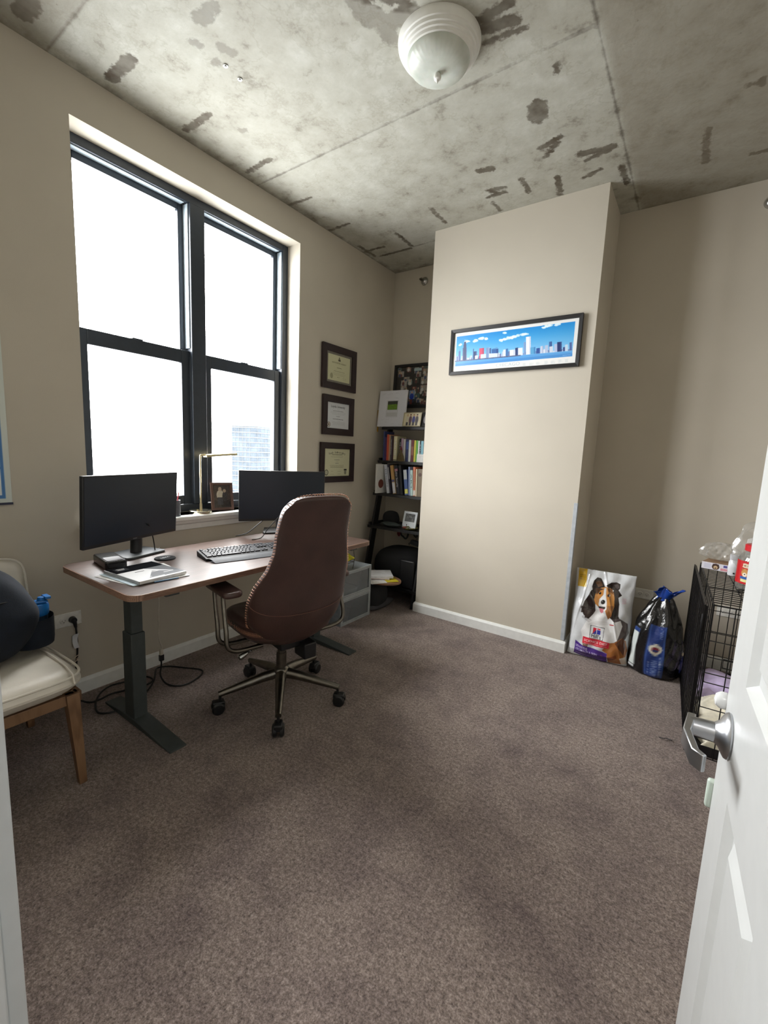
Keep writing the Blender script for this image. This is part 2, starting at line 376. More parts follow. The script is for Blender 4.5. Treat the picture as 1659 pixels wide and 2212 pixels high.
# baseboards
def base(name,x0,x1,y0,y1,h=.082):
    t=.014; mb=MB()
    if x1-x0>y1-y0: prof=[(y1,0),(y0,0),(y0,h-.014),(y0+.006,h),(y1,h)]; mb.add([(x,p,z) for x in (x0,x1) for p,z in prof],[(0,1,2,3,4),(9,8,7,6,5)]+[(i,5+i,5+(i+1)%5,(i+1)%5) for i in range(5)])
    return mb
def bbx(name,x0,x1,yw,h=.080,t=.015):   # on a wall facing -y
    pr=[(yw,0),(yw-t,0),(yw-t,h-.016),(yw-.006,h),(yw,h)]; mb=MB().add([(x,p,z) for x in (x0,x1) for p,z in pr],[(4,3,2,1,0),(5,6,7,8,9)]+[(i,(i+1)%5,5+(i+1)%5,5+i) for i in range(5)])
    tag(build(name,mb,white,smooth=False),kind='structure')
def bby(name,y0,y1,xw,sg=1,h=.080,t=.015):
    pr=[(xw,0),(xw+sg*t,0),(xw+sg*t,h-.016),(xw+sg*.006,h),(xw,h)]; mb=MB().add([(p,y,z) for y in (y0,y1) for p,z in pr],[(0,1,2,3,4),(9,8,7,6,5)]+[(i,5+i,5+(i+1)%5,(i+1)%5) for i in range(5)])
    tag(build(name,mb,white,smooth=False),kind='structure')
bby('baseboard_left',.0,D,0); bbx('baseboard_back',.015,P0,D); bbx('baseboard_column',P0,P1+.013,F); bby('baseboard_column_left',F-.015,D-.015,P0,-1); bby('baseboard_column_right',F,D2-.015,P1,1); bbx('baseboard_recess',P1+.015,XR,D2); bby('baseboard_right',0,D2-.015,XR,-1)
# clear corner guard on the column
gm=mat('corner_guard_plastic',(176,182,188),.35)
mb=MB().box(P1-.022,P1+.003,F-.003,F-.0005,.085,1.035).box(P1+.0005,P1+.003,F-.003,F+.022,.085,1.035)
tag(build('trim_3',mb,gm,smooth=False,bevel=.001),kind='structure')
# ------------------------------------------------------------------ window
w=thing('window_1',None,None,(-.16,(WY0+WY1)/2,WZ0),kind='structure')
mb=MB()
fx0,fx1=-.25,-.125
mb.box(fx0,fx1,WY0,WY0+.035,WZ0,WZ1).box(fx0,fx1,WY1-.05,WY1,WZ0,WZ1).box(fx0,fx1,WY0+.035,WY1-.05,WZ1-.045,WZ1).box(fx0,fx1,WY0+.035,WY1-.05,WZ0,WZ0+.045)
build('frame',mb,dark_frame,w,bevel=.003)
build('mullion',MB().box(fx0,-.115,1.505,1.60,WZ0+.046,WZ1-.046),dark_frame,w,bevel=.003)
paneM=glassmat('window_glass',gloss=.0)
track=mat('pale_window_track',(176,190,200),.3)
def sash(y0,y1,z0,z1,x,lower):
    st,tr,br=(.052,.078,.055) if lower else (.036,.036,.03); mb=MB()
    for a_,b_,c_,d_ in ((y0,y0+st,z0,z1),(y1-st,y1,z0,z1),(y0+st,y1-st,z1-tr,z1),(y0+st,y1-st,z0,z0+br)): mb.box(x,x+.032,a_,b_,c_,d_)
    o=build('sash',mb,dark_frame,w,bevel=.003)
    build('pane',MB().box(x+.012,x+.016,y0+st-.003,y1-st+.003,z0+br-.003,z1-tr+.003),paneM,o,smooth=False)
    return o
for y0,y1 in ((WY0+.037,1.503),(1.602,WY1-.052)):
    sash(y0,y1,1.845,WZ1-.047,-.215,False); s_=sash(y0,y1,WZ0+.047,1.882,-.175,True)
    build('sash_lock',MB().box(-.172,-.14,(y0+y1)/2-.03,(y0+y1)/2+.03,1.8825,1.888),dark_frame,s_,bevel=.002)
    build('jamb_track',MB().box(-.182,-.135,y1-.004,y1+.001,1.90,WZ1-.05),track,w,smooth=False)
    build('head_track',MB().box(-.182,-.14,y0,y1-.02,WZ1-.05,WZ1-.046),track,w,smooth=False)
# stool + apron
mb=MB().box(-.125,.055,WY0-.045,WY1+.045,WZ0-.028,WZ0)
tag(build('trim_1',mb,white,bevel=.008,bseg=3),kind='structure')
mb=MB().add([(x,y,z) for y in (WY0-.03,WY1+.03) for x,z in [(.0,WZ0-.029),(.04,WZ0-.029),(.034,WZ0-.045),(.018,WZ0-.055),(.014,WZ0-.085),(.0,WZ0-.09)]],[(0,1,2,3,4,5),(11,10,9,8,7,6)]+[(i,6+i,6+(i+1)%6,(i+1)%6) for i in range(6)])
tag(build('trim_2',mb,white,smooth=False),kind='structure')
# ------------------------------------------------------------------ doorway: casing + door
dpaint=mat('door_paint',(203,206,206),.35,var=.01)
mb=MB().box(JX,JX+.018,-.12,-.0,0,2.03).box(JX-.055,JX+.010,.0005,.018,0,2.09)
tag(build('trim_4',mb,dpaint,bevel=.002),kind='structure')
mb=MB().box(HX-.018,HX,-.12,-.0,0,2.03).box(HX-.010,HX+.055,.0005,.018,0,2.09).box(JX+.018,HX-.018,-.12,-.0,2.03,2.05).box(JX-.055,HX+.055,.0005,.018,2.091,2.15)
tag(build('trim_5',mb,dpaint,bevel=.002),kind='structure')
A=.0525; DM=Matrix(((math.sin(A),-math.cos(A),0,2.580),(-math.cos(A),-math.sin(A),0,.75),(0,0,1,0),(0,0,0,1)))  # local x: free edge->hinge, y: out of the visible face
d=thing('door_1',None,None,kind='structure',M=DM)
DW,DT=.752,.035; mb=MB()
cols=[(.115,.325),(.427,.637)]; rows=[(.20,.852),(1.024,1.62),(1.73,1.93)]
xs_=[0,.115,.325,.427,.637,DW]; zs_=[.012,.20,.852,1.024,1.62,1.73,1.93,2.02]
for i in range(5):
    for j in range(7):
        if i in (1,3) and j in (1,3,5): continue
        mb.box(xs_[i],xs_[i+1],-DT,0,zs_[j],zs_[j+1])
for x0,x1 in cols:
    for z0,z1 in rows:
        def fr(x0,x1,z0,z1,y): return [(x0,y,z0),(x1,y,z0),(x1,y,z1),(x0,y,z1)]
        R_=[fr(x0,x1,z0,z1,0),fr(x0+.012,x1-.012,z0+.012,z1-.012,-.011),fr(x0+.028,x1-.028,z0+.028,z1-.028,-.011),fr(x0+.046,x1-.046,z0+.046,z1-.046,-.002)]
        vs=[p for r in R_ for p in r]; fs=[]
        for k in range(3):
            for q in range(4): fs.append((k*4+q,(k+1)*4+q,(k+1)*4+(q+1)%4,k*4+(q+1)%4))
        fs.append((12,15,14,13)); mb.add(vs,fs); mb.box(x0,x1,-DT,-.0125,z0,z1)
build('slab',mb,dpaint,d,world=False,smooth=False)
satin=mat('satin_nickel',(178,180,184),.32,1,var=.02)
hz=.923
mb=MB(); Mh=Matrix.Translation((.062,0,hz))@Matrix.Rotation(-PI/2,4,'X')
mb.lathe([(.0325,.0),(.0335,.003),(.032,.006),(.027,.009),(.019,.013),(.0145,.019)],32,Mh)
hb=build('handle',mb,satin,d,world=False)
mb=MB().cyl((.062,.014,hz),(.062,.050,hz),.0145,.0135,20)
mb.add([],[]); build('spindle',mb,satin,hb,world=False)
pl=[(.046,.041),(.046,.052),(.10,.060),(.150,.052),(.162,.040),(.158,.035),(.148,.043),(.10,.050),(.06,.043)]
Ml=Matrix.Translation((0,0,hz-.0125)); build('lever',MB().prism([(x,y) for x,y in pl],0,.025,Ml),satin,hb,world=False,bevel=.0015)
build('lock_pin',MB().cyl((.062,.033,hz-.0135),(.062,.033,hz-.0115),.003,n=10),mat('dark_red_pin',(90,30,40),.4),hb,world=False)
Mb=Matrix.Translation((-.012,-.005,hz+.020))@Matrix.Rotation(-PI/2,4,'X')
mb=MB(); mb.lathe([(.010,0),(.0135,.004),(.0135,.012),(.009,.018),(.0005,.020)],20,Mb); build('white_knob_cover',mb,mat('white_plastic',(232,235,236),.25),d,world=False)
mb=MB().box(-.012,-.0005,-.030,.008,.757,.807); build('edge_clip',mb,mat('pale_green_plastic',(205,220,210),.3),d,world=False,bevel=.004)
mb=MB()
for z in (.25,1.05,1.8): mb.cyl((DW+.004,.003,z-.045),(DW+.004,.003,z+.045),.006,n=12)
build('hinge',mb,satin,d,world=False)
# ================================================================== DESK, MONITORS, DESK-TOP THINGS
DZ=.74
walnut=woodmat('walnut_laminate',[(56,43,38),(84,67,60),(106,87,79)],(9,1.2,9),.38,ws=4,dist=5)
walnut_edge=woodmat('walnut_edge_band',[(92,68,54),(130,100,82),(158,126,106)],(14,2.5,40),.5,ws=5,dist=4)
dk=thing('standing_desk','walnut-topped standing desk on two charcoal columns under the window','desk',(.485,1.405,0))
def rrect(x0,x1,y0,y1,r,n=6):
    out=[]
    for cx,cy,a in ((x1-r,y0+r,-PI/2),(x1-r,y1-r,0),(x0+r,y1-r,PI/2),(x0+r,y0+r,PI)):
        for k in range(n+1): out.append((cx+r*math.cos(a+PI/2*k/n),cy+r*math.sin(a+PI/2*k/n)))
    return out
X0,X1,Y0,Y1=.165,.835,.655,2.165
tp=build('desktop',MB().prism(rrect(X0+.003,X1-.003,Y0+.003,Y1-.003,.05),DZ-.026,DZ),walnut,dk,bevel=.002)
o_=rrect(X0,X1,Y0,Y1,.053,8); i_=rrect(X0+.0035,X1-.0035,Y0+.0035,Y1-.0035,.0495,8); n=len(o_)
vs=[(x,y,DZ-.0255) for x,y in o_]+[(x,y,DZ-.001) for x,y in o_]+[(x,y,DZ+.0002) for x,y in i_]
build('edge_band',MB().add(vs,[(i,(i+1)%n,n+(i+1)%n,n+i) for i in range(n)]+[(n+i,n+(i+1)%n,2*n+(i+1)%n,2*n+i) for i in range(n)]),walnut_edge,tp)
for yc in (.842,2.035):
    lg=build('leg',MB().box(.40,.485,yc-.032,yc+.032,.02,.44),deskmetal,dk,bevel=.004)
    build('inner_column',MB().box(.408,.477,yc-.026,yc+.026,.44,.69),deskmetal,lg,bevel=.003)
    mb=MB().add([(x,y,z) for y in (yc-.038,yc+.038) for x,z in [(.20,0),(.805,0),(.805,.008),(.50,.028),(.38,.028),(.20,.010)]],[(0,1,2,3,4,5),(11,10,9,8,7,6)]+[(i,6+i,6+(i+1)%6,(i+1)%6) for i in range(6)])
    build('foot',mb,deskmetal,dk,smooth=False,bevel=.003)
    build('support_arm',MB().box(.19,.79,yc-.03,yc+.03,.69,.7135),deskmetal,dk,bevel=.003)
build('crossbar',MB().box(.37,.42,.90,1.98,.675,.7135).box(.46,.51,.90,1.98,.675,.7135),deskmetal,dk,bevel=.003)
# grommet-cover disc with its wordmark
c=Canvas(.10,.10,.0008,(28,32,38)); c.ell(.05,.05,.05,.05,(28,32,38)); c.text('VARI',(.025,.040),(.078,.040),(0,.018),(200,205,208),bold=True)
pk=thing('cable_cover','small black oval cable cover lettered VARI lying on the desk','cable cover',(.378,1.035,DZ),rad(-75))
build('disc',MB().lathe([(.048,0),(.050,.002),(.047,.006),(.001,.0065)],36,PM[pk.name]),mat('disc_rubber',(20,22,26),.8,spec=.2),pk)
lm=vcmat('cable_cover_print',.7,spec=.2)
c2=Canvas(.06,.026,.0008,(26,29,34)); c2.text('VARI',(.004,.005),(.056,.005),(0,.016),(205,210,212),bold=True)
board('wordmark',c2,lm,PM[pk.name]@Matrix.Translation((-.03,-.013,.0068)),pk)
# monitors
scr=mat('matte_black_screen',(12,28,44),.32,var=.02,spec=.5); cas=mat('monitor_casing',(24,25,28),.4)
def monitor(label,cx,cy,cz,yaw,w_,h_,bx,by,brz,tilt=-.05,base='plate'):
    t=thing('monitor',label,'monitor',(bx,by,DZ),0,'desk monitors')
    # panel frame: x right, y up, z toward viewer
    nx,ny=math.sin(yaw),-math.cos(yaw); Mp=Matrix(((math.cos(yaw),0,nx,cx),(math.sin(yaw),0,ny,cy),(0,1,0,cz),(0,0,0,1)))@Matrix.Rotation(tilt,4,'X')
    build('casing',MB().box(-w_/2,w_/2,-h_/2,h_/2,-.020,0,Mp).box(-w_*.3,w_*.3,-h_*.32,h_*.3,-.045,-.02,Mp),cas,t,bevel=.003)
    build('screen',MB().box(-w_/2+.006,w_/2-.006,-h_/2+.016,h_/2-.006,0.0002,.0012,Mp),scr,t,smooth=False)
    build('logo',MB().box(-.012,.012,-h_/2+.005,-h_/2+.010,.0002,.0008,Mp),mat('grey_badge',(90,92,95),.4),t,smooth=False)
    Mb=TR(bx,by,DZ,brz)
    if base=='plate': mb=MB().prism(rrect(-.085,.085,-.115,.115,.02),0,.012,Mb)
    else: mb=MB().prism([(-.10,-.09),(.08,-.13),(.10,-.12),(.10,.12),(.08,.13),(-.10,.09)],0,.012,Mb)
    build('base',mb,mat('stand_grey_plastic',(70,74,78) if base=='plate' else (30,31,33),.35),t,bevel=.003)
    back=Mp@Vector((0,-h_*.12,-.046)); mb=MB()
    a=Vector((bx,by,DZ+.012)); b_=Vector((back.x,back.y,back.z)); q=Matrix.Rotation(yaw,4,'Z')
    up=a.lerp(b_,.15); 
    mb.tube(smoothpts([a+Vector((0,0,-.001)),a+Vector((0,0,.09)),Vector((b_.x-.01*nx,b_.y-.01*ny,b_.z-.03)),b_],4),[.028]*5+[.024]*8,10)
    build('stand',mb,cas,t)
    return t
monitor('black monitor at the left end of the desk, beside the stack of papers',.290,.942,.998,rad(108.5),.548,.325,.19,.985,rad(15),.06)
monitor('black monitor on the right half of the desk, partly behind the office chair',.270,1.905,.995,rad(57.5),.565,.333,.185,1.955,rad(-30),.03,'hex')
cordm=mat('black_rubber_cable',(18,18,18),.5)
def cable(name,pts,r,m,label,cat='cable',k=6,parent=None,group=None):
    o=build(name,MB().tube(smoothpts(pts,k),r,8),m,parent)
    if parent is None: tag(o,label,cat,group)
    return o
cable('monitor_cable',[(.27,1.01,.905),(.24,1.04,.87),(.235,1.055,.80),(.20,1.08,.745),(.15,1.13,.7445)],.003,cordm,'thin black cable curling down behind the left monitor')
cable('monitor_cable',[(.20,1.88,.88),(.17,1.79,.81),(.16,1.70,.755),(.15,1.62,.7445)],.003,cordm,'black cable dropping from the right monitor toward the wall, upper of two')
cable('monitor_cable',[(.31,1.84,.87),(.28,1.77,.79),(.30,1.70,.7445),(.31,1.62,.7445)],.0028,cordm,'black cable trailing forward on the desk from the right monitor')
# dock
bx=thing('docking_station','small glossy black box with rounded corners in front of the left monitor','docking station',(.315,.808,DZ),rad(-8))
build('body',MB().prism(rrect(-.105,.10,-.045,.045,.016),0,.038,PM[bx.name]),mat('gloss_black',(16,17,19),.15),bx,bevel=.006,bseg=3)
build('top_inset',MB().prism(rrect(.005,.085,-.034,.034,.01),.0382,.0395,PM[bx.name]),mat('dull_black',(12,12,13),.6),bx,bevel=.001)
# papers + magazine
def sheet(label,x,y,rz,z,w_=.216,l_=.279,m=paper,th=.0012,name='paper_sheet',cat='paper',group='papers under the magazine'):
    return tag(build(name,MB().box(-w_/2,w_/2,-l_/2,l_/2,z,z+th,TR(x,y,0,rz)),m,smooth=False),label,cat,group)
sheet('lowest white paper of the desk stack, its left corner sticking out',.572,.820,rad(10),DZ+.0005,.25,.24)
sheet('white paper in the desk stack sticking out on the right side',.585,.850,rad(-6),DZ+.002,.27,.235)
sheet('pale blue paper edge showing on the left of the desk stack',.580,.818,rad(4),DZ+.0035,.26,.215,mat('pale_blue_paper',(196,214,226),.7),group='papers under the magazine')
mq=[(600,1380),(1190,1330),(1368,1410),(845,1530)]
c=Canvas(.215,.275,.001,(205,207,210),quad=[(740,1440),(635,1375),(1180,1320),(1368,1405)])
tM=TR(.585,.838,DZ+.005,rad(4))
mg=thing('magazine','thick black, white and grey magazine lying on top of the papers','magazine',M=tM)
build('pages',MB().box(-.135,.130,-.105,.105,0,.012,tM),paper,mg,smooth=False,bevel=.001)
# cover drawn with x along the desk's depth
cv=Canvas(.265,.21,.0012,(228,229,231)); BK=(30,31,34)
cv.rect(0,0,.095,.21,BK); cv.poly([(.095,.21),(.095,.115),(.235,.21)],(120,122,126)); cv.poly([(.095,.115),(.235,.21),(.255,.21),(.135,.0),(.095,0)],(228,229,231)); cv.poly([(.15,.12),(.25,.05),(.25,.21),(.22,.21)],(142,144,148))
cv.rect(.02,.02,.06,.075,(60,62,66)); cv.text('GUIDE',(.028,.028),(.028,.068),(.0-.0,0.0001),BK)
for k,(a_,b_) in enumerate([((.03,.03),(.03,.066)),((.045,.03),(.045,.060)),((.125,.06),(.125,.10)),((.165,.10),(.165,.15)),((.205,.14),(.205,.185)),((.225,.04),(.225,.075)),((.245,.02),(.245,.12))]): cv.line(a_,b_,.006,(232,232,232) if k!=2 else (60,60,60))
board('cover',cv,vcmat('magazine_cover_print',.9,spec=.0),tM@Matrix.Translation((-.133,-.105,.0128)),mg)
build('spine',MB().box(-.136,.131,-.1075,-.1045,-.0005,.0125,tM),mat('grey_spine',(150,153,156),.35),mg,smooth=False)
tag(build('pen',MB().tube([(.725,.80,DZ+.004),(.735,.90,DZ+.004)],.0032,8),mat('blue_pen',(70,110,150),.3)),'thin blue-grey pen tucked under the front edge of the magazine','pen')
# keyboard : local x = length, y = toward wall
ky=rad(76); kM=TR(.600,1.365,DZ)@Matrix.Rotation(ky,4,'Z')
kb=thing('keyboard','black full-size keyboard with grey shine and wrist rest on the desk','keyboard',M=kM)
kbm=mat('keyboard_black',(22,23,25),.55,spec=.3); L_=.455
def kz(y): return .012+.016*(y+.02)/.13
mb=MB().add([(x,y,z) for x in (-L_/2,L_/2) for y,z in [(-.025,0),(.115,0),(.115,.030),(-.025,.013)]],[(0,3,2,1),(4,5,6,7)]+[(i,(i+1)%4,4+(i+1)%4,4+i) for i in range(4)],kM)
build('body',mb,kbm,kb,bevel=.003)
mb=MB().grid(lambda u,v:(-L_/2+.012+(L_-.024)*u+(.010*(v) if u<.02 else (-.010*v if u>.98 else 0)),-.026-.062*v-.006*math.sin(PI*u)*v,.0135-.010*v+.004*math.sin(PI*v)),30,7,kM)
mb.grid(lambda u,v:(-L_/2+.012+(L_-.024)*u+(.010*(v) if u<.02 else (-.010*v if u>.98 else 0)),-.026-.062*v-.006*math.sin(PI*u)*v,.0005),30,7,kM)
build('wrist_rest',mb,mat('wrist_rest_grey',(54,57,61),.6,spec=.3),kb)
keym=mat('key_cap',(50,52,56),.45,spec=.35); kr=[]
rows_=[(0.0,[(1,.0)]*0)]
kpos=[]
def row(y,ws,x0=-L_/2+.010,g=.0):
    x=x0
    for w__ in ws:
        if w__<0: x+=-w__*.0192; continue
        kpos.append((x+w__*.0096,y,w__)); x+=w__*.0192
row(.098,[1,-1,1,1,1,1,-.5,1,1,1,1,-.5,1,1,1,1,-.25,1,1,1])
row(.076,[1]*13+[2,-.25,1,1,1,-.25,1,1,1,1]); row(.057,[1.5]+[1]*12+[1.5,-.25,1,1,1,-.25,1,1,1])
row(.038,[1.75]+[1]*11+[2.25,-3.5,1,1,1]); row(.019,[2.25]+[1]*10+[2.75,-1.25,1,-1.25,1,1,1]); row(.0,[1.5,1.25,1.25,5.5,1.25,1.25,1.25,1.75,-.25,1,1,1,-.25,2,1])
for (x,y,wk) in kpos[:99]:
    hw=wk*.0096-.0014
    b=build('key',MB().add([(-hw,-.0078,0),(hw,-.0078,0),(hw,.0078,0),(-hw,.0078,0),(-hw+.0015,-.006,.006),(hw-.0015,-.006,.006),(hw-.0015,.0065,.006),(-hw+.0015,.0065,.006)],[(0,1,5,4),(1,2,6,5),(2,3,7,6),(3,0,4,7),(4,5,6,7)],kM@Matrix.Translation((x,y+.003,kz(y)+.002))@Matrix.Rotation(.12,4,'X')),keym,kb,smooth=False)
# ------------------------------------------------------------------ window-sill things
SZ=WZ0
lp=thing('desk_lamp','slim brass desk lamp with horizontal tube head on the sill','lamp',(-.02,1.485,SZ))
build('base',MB().lathe([(.066,0),(.067,.004),(.067,.016),(.064,.019),(.002,.019)],40,PM[lp.name]),mat('brushed_nickel_brass',(196,190,168),.22,1),lp)
build('switch',MB().cyl((-.02+.012,1.458,SZ+.019),(-.008,1.458,SZ+.026),.006,n=14),brass,lp)
mb=MB().tube(smoothpts([(-.02,1.488,SZ+.018),(-.02,1.488,SZ+.18),(-.02,1.488,SZ+.345),(-.018,1.497,SZ+.362),(-.01,1.525,SZ+.363)],6),.0055,12)
build('stem',mb,brass,lp)
build('collar',MB().cyl((-.02,1.488,SZ+.018),(-.02,1.488,SZ+.06),.0075,n=14),brass,lp)
hd=[(-.02+.019*math.cos(t),.017*math.sin(t)) for t in [PI*k/10 for k in range(11)]]
Mh=Matrix(((1,0,0,.0),(0,0,1,1.515),(0,1,0,SZ+.352),(0,0,0,1)))@Matrix.Rotation(rad(-4),4,'X')
build('lamp_head',MB().prism([(x+.01,y) for x,y in hd],0,.225,Mh),brass,lp)
# photo frame on sill
fM=Matrix.Translation((-.035,1.655,SZ+.001))@Matrix.Rotation(rad(74),4,'Z')@Matrix.Rotation(rad(90-11),4,'X')
ff=thing('photo_frame','brown picture frame with a couple portrait leaning on the sill','picture frame',M=fM)
brownw=mat('brown_frame_wood',(88,62,50),.4)
build('frame',MB().ring(.145,.185,.018,.014,fM@Matrix.Translation((0,.0925,0))),brownw,ff,bevel=.002)
cv=Canvas(.112,.152,.0012,(70,58,48)); cv.rect(0,0,.112,.05,(50,42,36)); cv.ell(.045,.085,.024,.035,(190,180,160)); cv.ell(.045,.125,.011,.014,(180,160,140)); cv.rect(.025,.02,.062,.07,(60,58,60)); cv.ell(.075,.075,.017,.034,(60,55,50)); cv.ell(.074,.113,.010,.012,(165,145,120)); cv.fuzz(12,3)
board('photo',cv,vcmat('sill_photo_print',.15),fM@Matrix.Translation((-.056,.0165,.006)),ff)
build('backing',MB().box(-.068,.068,.004,.181,.0005,.005,fM),black_pl,ff,smooth=False)
build('easel_back',MB().box(-.02,.02,.03,.15,-.03,-.001,fM@Matrix.Rotation(0,4,'X')),black_pl,ff,smooth=False)
# pencil cup
pc=thing('pencil_cup','small grey metal pencil cup on the sill beside the left monitor','pencil cup',(-.005,1.305,SZ))
build('cup',MB().lathe([(.034,0),(.034,.095),(.032,.095),(.032,.004),(.001,.004)],28,PM[pc.name]),mat('grey_mesh_metal',(96,98,104),.45,.6),pc)
for k,(dx,dy,c_,tl,nm) in enumerate([(.010,.016,(190,60,70),.150,'red'),(-.012,.018,(205,190,90),.158,'yellow'),(.0,.022,(120,90,60),.140,'brown'),(.015,.002,(40,60,110),.145,'blue')]):
    a=Vector((-.005+dx*.4,1.305+dy*.4,SZ+.006)); b_=Vector((-.005+dx*1.6,1.305+dy*1.3,SZ+tl)); m_=mat(nm+'_pencil_paint',c_,.4)
    pn=thing('pencil',nm+' pencil standing in the grey cup on the sill','pencil',a,0,'pencils in the cup')
    build('shaft',MB().cyl(a,a.lerp(b_,.93),.0036,n=6),m_,pn); build('tip',MB().cyl(a.lerp(b_,.93),b_,.0036,.0004,6),mat('pencil_wood',(205,175,130),.7),pn)
# ------------------------------------------------------------------ office chair
cM=TR(.84,1.39,0,rad(167))
ch=thing('office_chair','high-backed brown leather office chair on a bronze five-star base at the desk','chair',M=cM)
Z=math.interp if hasattr(math,'interp') else None
def ip(x,xs_,ys_): return float(np.interp(x,xs_,ys_))
zt=[.355,.40,.48,.55,.62,.70,.78,.86,.94,1.02,1.08,1.115]
ft=[-.13,-.185,-.225,-.245,-.255,-.262,-.275,-.292,-.312,-.334,-.352,-.362]
ht=[.16,.205,.238,.252,.258,.246,.214,.192,.186,.179,.173,.160]
wt=[.09,.10,.105,.105,.09,.055,.015,.010,.022,.02,.018,.016]
def shell(off,inn):
    def fn(u,v):
        z=.355+.760*v; s=2*u-1; hw=ip(z,zt,ht); fw=ip(z,zt,ft); wr=ip(z,zt,wt)
        # rounded upper corners
        e=abs(s); zz=z
        if v>.86:
            t_=(v-.86)/.14; hw*=1-.10*t_**3; zz=z-.035*t_**2*e**3
        if v<.2: zz=z+.10*(1-v/.2)*e**3
        y=hw*math.sin(s*PI/2*.96)/math.sin(PI/2*.96); x=fw+wr*(e**2.6)
        return (x+off*(1-.25*e**4),y*inn,zz)
    return fn
nU,nV=34,40
mb=MB().grid(shell(0,1),nU,nV,cM); n0=len(mb.v); mb.grid(shell(.055,.955),nU,nV,cM); mb.f[len(mb.f)//2:]=[tuple(reversed(f)) for f in mb.f[len(mb.f)//2:]]
rim=[j*nU for j in range(nV)]+[(nV-1)*nU+i for i in range(1,nU)]+[j*nU+nU-1 for j in range(nV-2,-1,-1)]+[i for i in range(nU-2,0,-1)]
for a_,b_ in zip(rim,rim[1:]+rim[:1]): mb.f.append((a_,b_,n0+b_,n0+a_)); mb.mi.append(0)
bk=build('backrest',mb,leather,ch,sub=1,ang=80)
# rim piping with saddle stitches
rimp=[Vector(mb.v[i]).lerp(Vector(mb.v[n0+i]),.15) for i in rim[:nV+nU+nV-2]]
cen=cM@Vector((-.25,0,.75)); ri=[]
for q in rimp: ri.append(q+(q-cen).normalized()*.004)
st=MB(); acc=0;L0=ri[0]
pth=smoothpts(ri,3); tot=0;last=pth[0]
for q,r_ in zip(pth,pth[1:]):
    tot+=(r_-q).length
    if tot>.0125:
        tot=0; d_=(r_-q).normalized(); nrm=(r_-cen); nrm=(nrm-d_*nrm.dot(d_)).normalized(); bi=d_.cross(nrm)
        st.tube([r_-bi*.008-d_*.003+nrm*.001,r_+nrm*.0055,r_+bi*.008+d_*.003+nrm*.001],.0019,5)
build('stitching',st,stitchm,bk)
# seam across the lower back
sm_=[]
for k in range(41):
    u=k/40; s=2*u-1; f_=shell(-.003,1.006); v=(.60-.355)/.76-.085*(1-abs(s)**2)+.0; sm_.append(cM@Vector(f_(u,v+.02)))
build('seam',MB().tube(sm_,.0011,5),mat('dull_brown_thread',(120,84,72),.7),bk)
# seat
def seatf(sign):
    def fn(u,v):
        a=2*PI*u; ca,sa=math.cos(a),math.sin(a); e=.62
        x=.035+.235*math.copysign(abs(ca)**e,ca)*v; y=.243*math.copysign(abs(sa)**e,sa)*v
        top=.485+.02*v**4-.018*max(0,x-.16)/.1
        if sign<0: return (x*.97,y*.96,.372+.05*v**6)
        return (x,y,top-.03*max(0,v-.92)/.08)
    return fn
mb=MB().grid(seatf(1),48,14,cM,wrap=True); k0=len(mb.v); mb.grid(seatf(-1),48,14,cM,wrap=True); mb.f[len(mb.f)//2:]=[tuple(reversed(f)) for f in mb.f[len(mb.f)//2:]]
for i in range(48): mb.f.append((13*48+i,k0+13*48+i,k0+13*48+(i+1)%48,13*48+(i+1)%48)); mb.mi.append(0)
mb.f=[tuple(reversed(f)) for f in mb.f]
se=build('seat',mb,leather,ch,sub=1,ang=80)
st=MB()
for k in range(150):
    a=2*PI*k/150; ca,sa=math.cos(a),math.sin(a); x=.035+.236*math.copysign(abs(ca)**.62,ca); y=.243*math.copysign(abs(sa)**.62,sa)
    if x<-.18: continue
    st.tube([cM@Vector((x*1.0,y*1.005,.462)),cM@Vector((x*1.002+.003,y*1.01,.452)),cM@Vector((x+.006,y*1.0,.441))],.0014,5)
st.tube([cM@Vector((.035+.236*math.copysign(abs(math.cos(a))**.62,math.cos(a)),.2435*math.copysign(abs(math.sin(a))**.62,math.sin(a)),.452)) for a in [2*PI*k/90 for k in range(90)]],.0008,4,closed=True)
build('stitching',st,stitchm,se)
# arms
for sgn in (1,-1):
    y=.315*sgn
    pd_=build('arm_pad',MB().prism(rrect(-.125,.125,-.046,.046,.03),.612,.640,cM@Matrix.Translation((.0,y-.012*sgn,.03))@Matrix.Rotation(0,4,'Z')),leather,ch,bevel=.011,bseg=4)
    for x0 in (.045,-.055):
        pts=[(x0+.035,y,.645),(x0+.012,y+.004*sgn,.57),(x0-.025,y+.010*sgn,.48),(x0-.035,y+.010*sgn,.415),(x0-.035,y-.012*sgn,.386),(x0-.03,y-.06*sgn,.372),(x0-.02,y-.17*sgn,.366)]
        build('arm_tube',MB().tube([cM@p for p in smoothpts(pts,6)],.0105,12),gunmetal,ch)
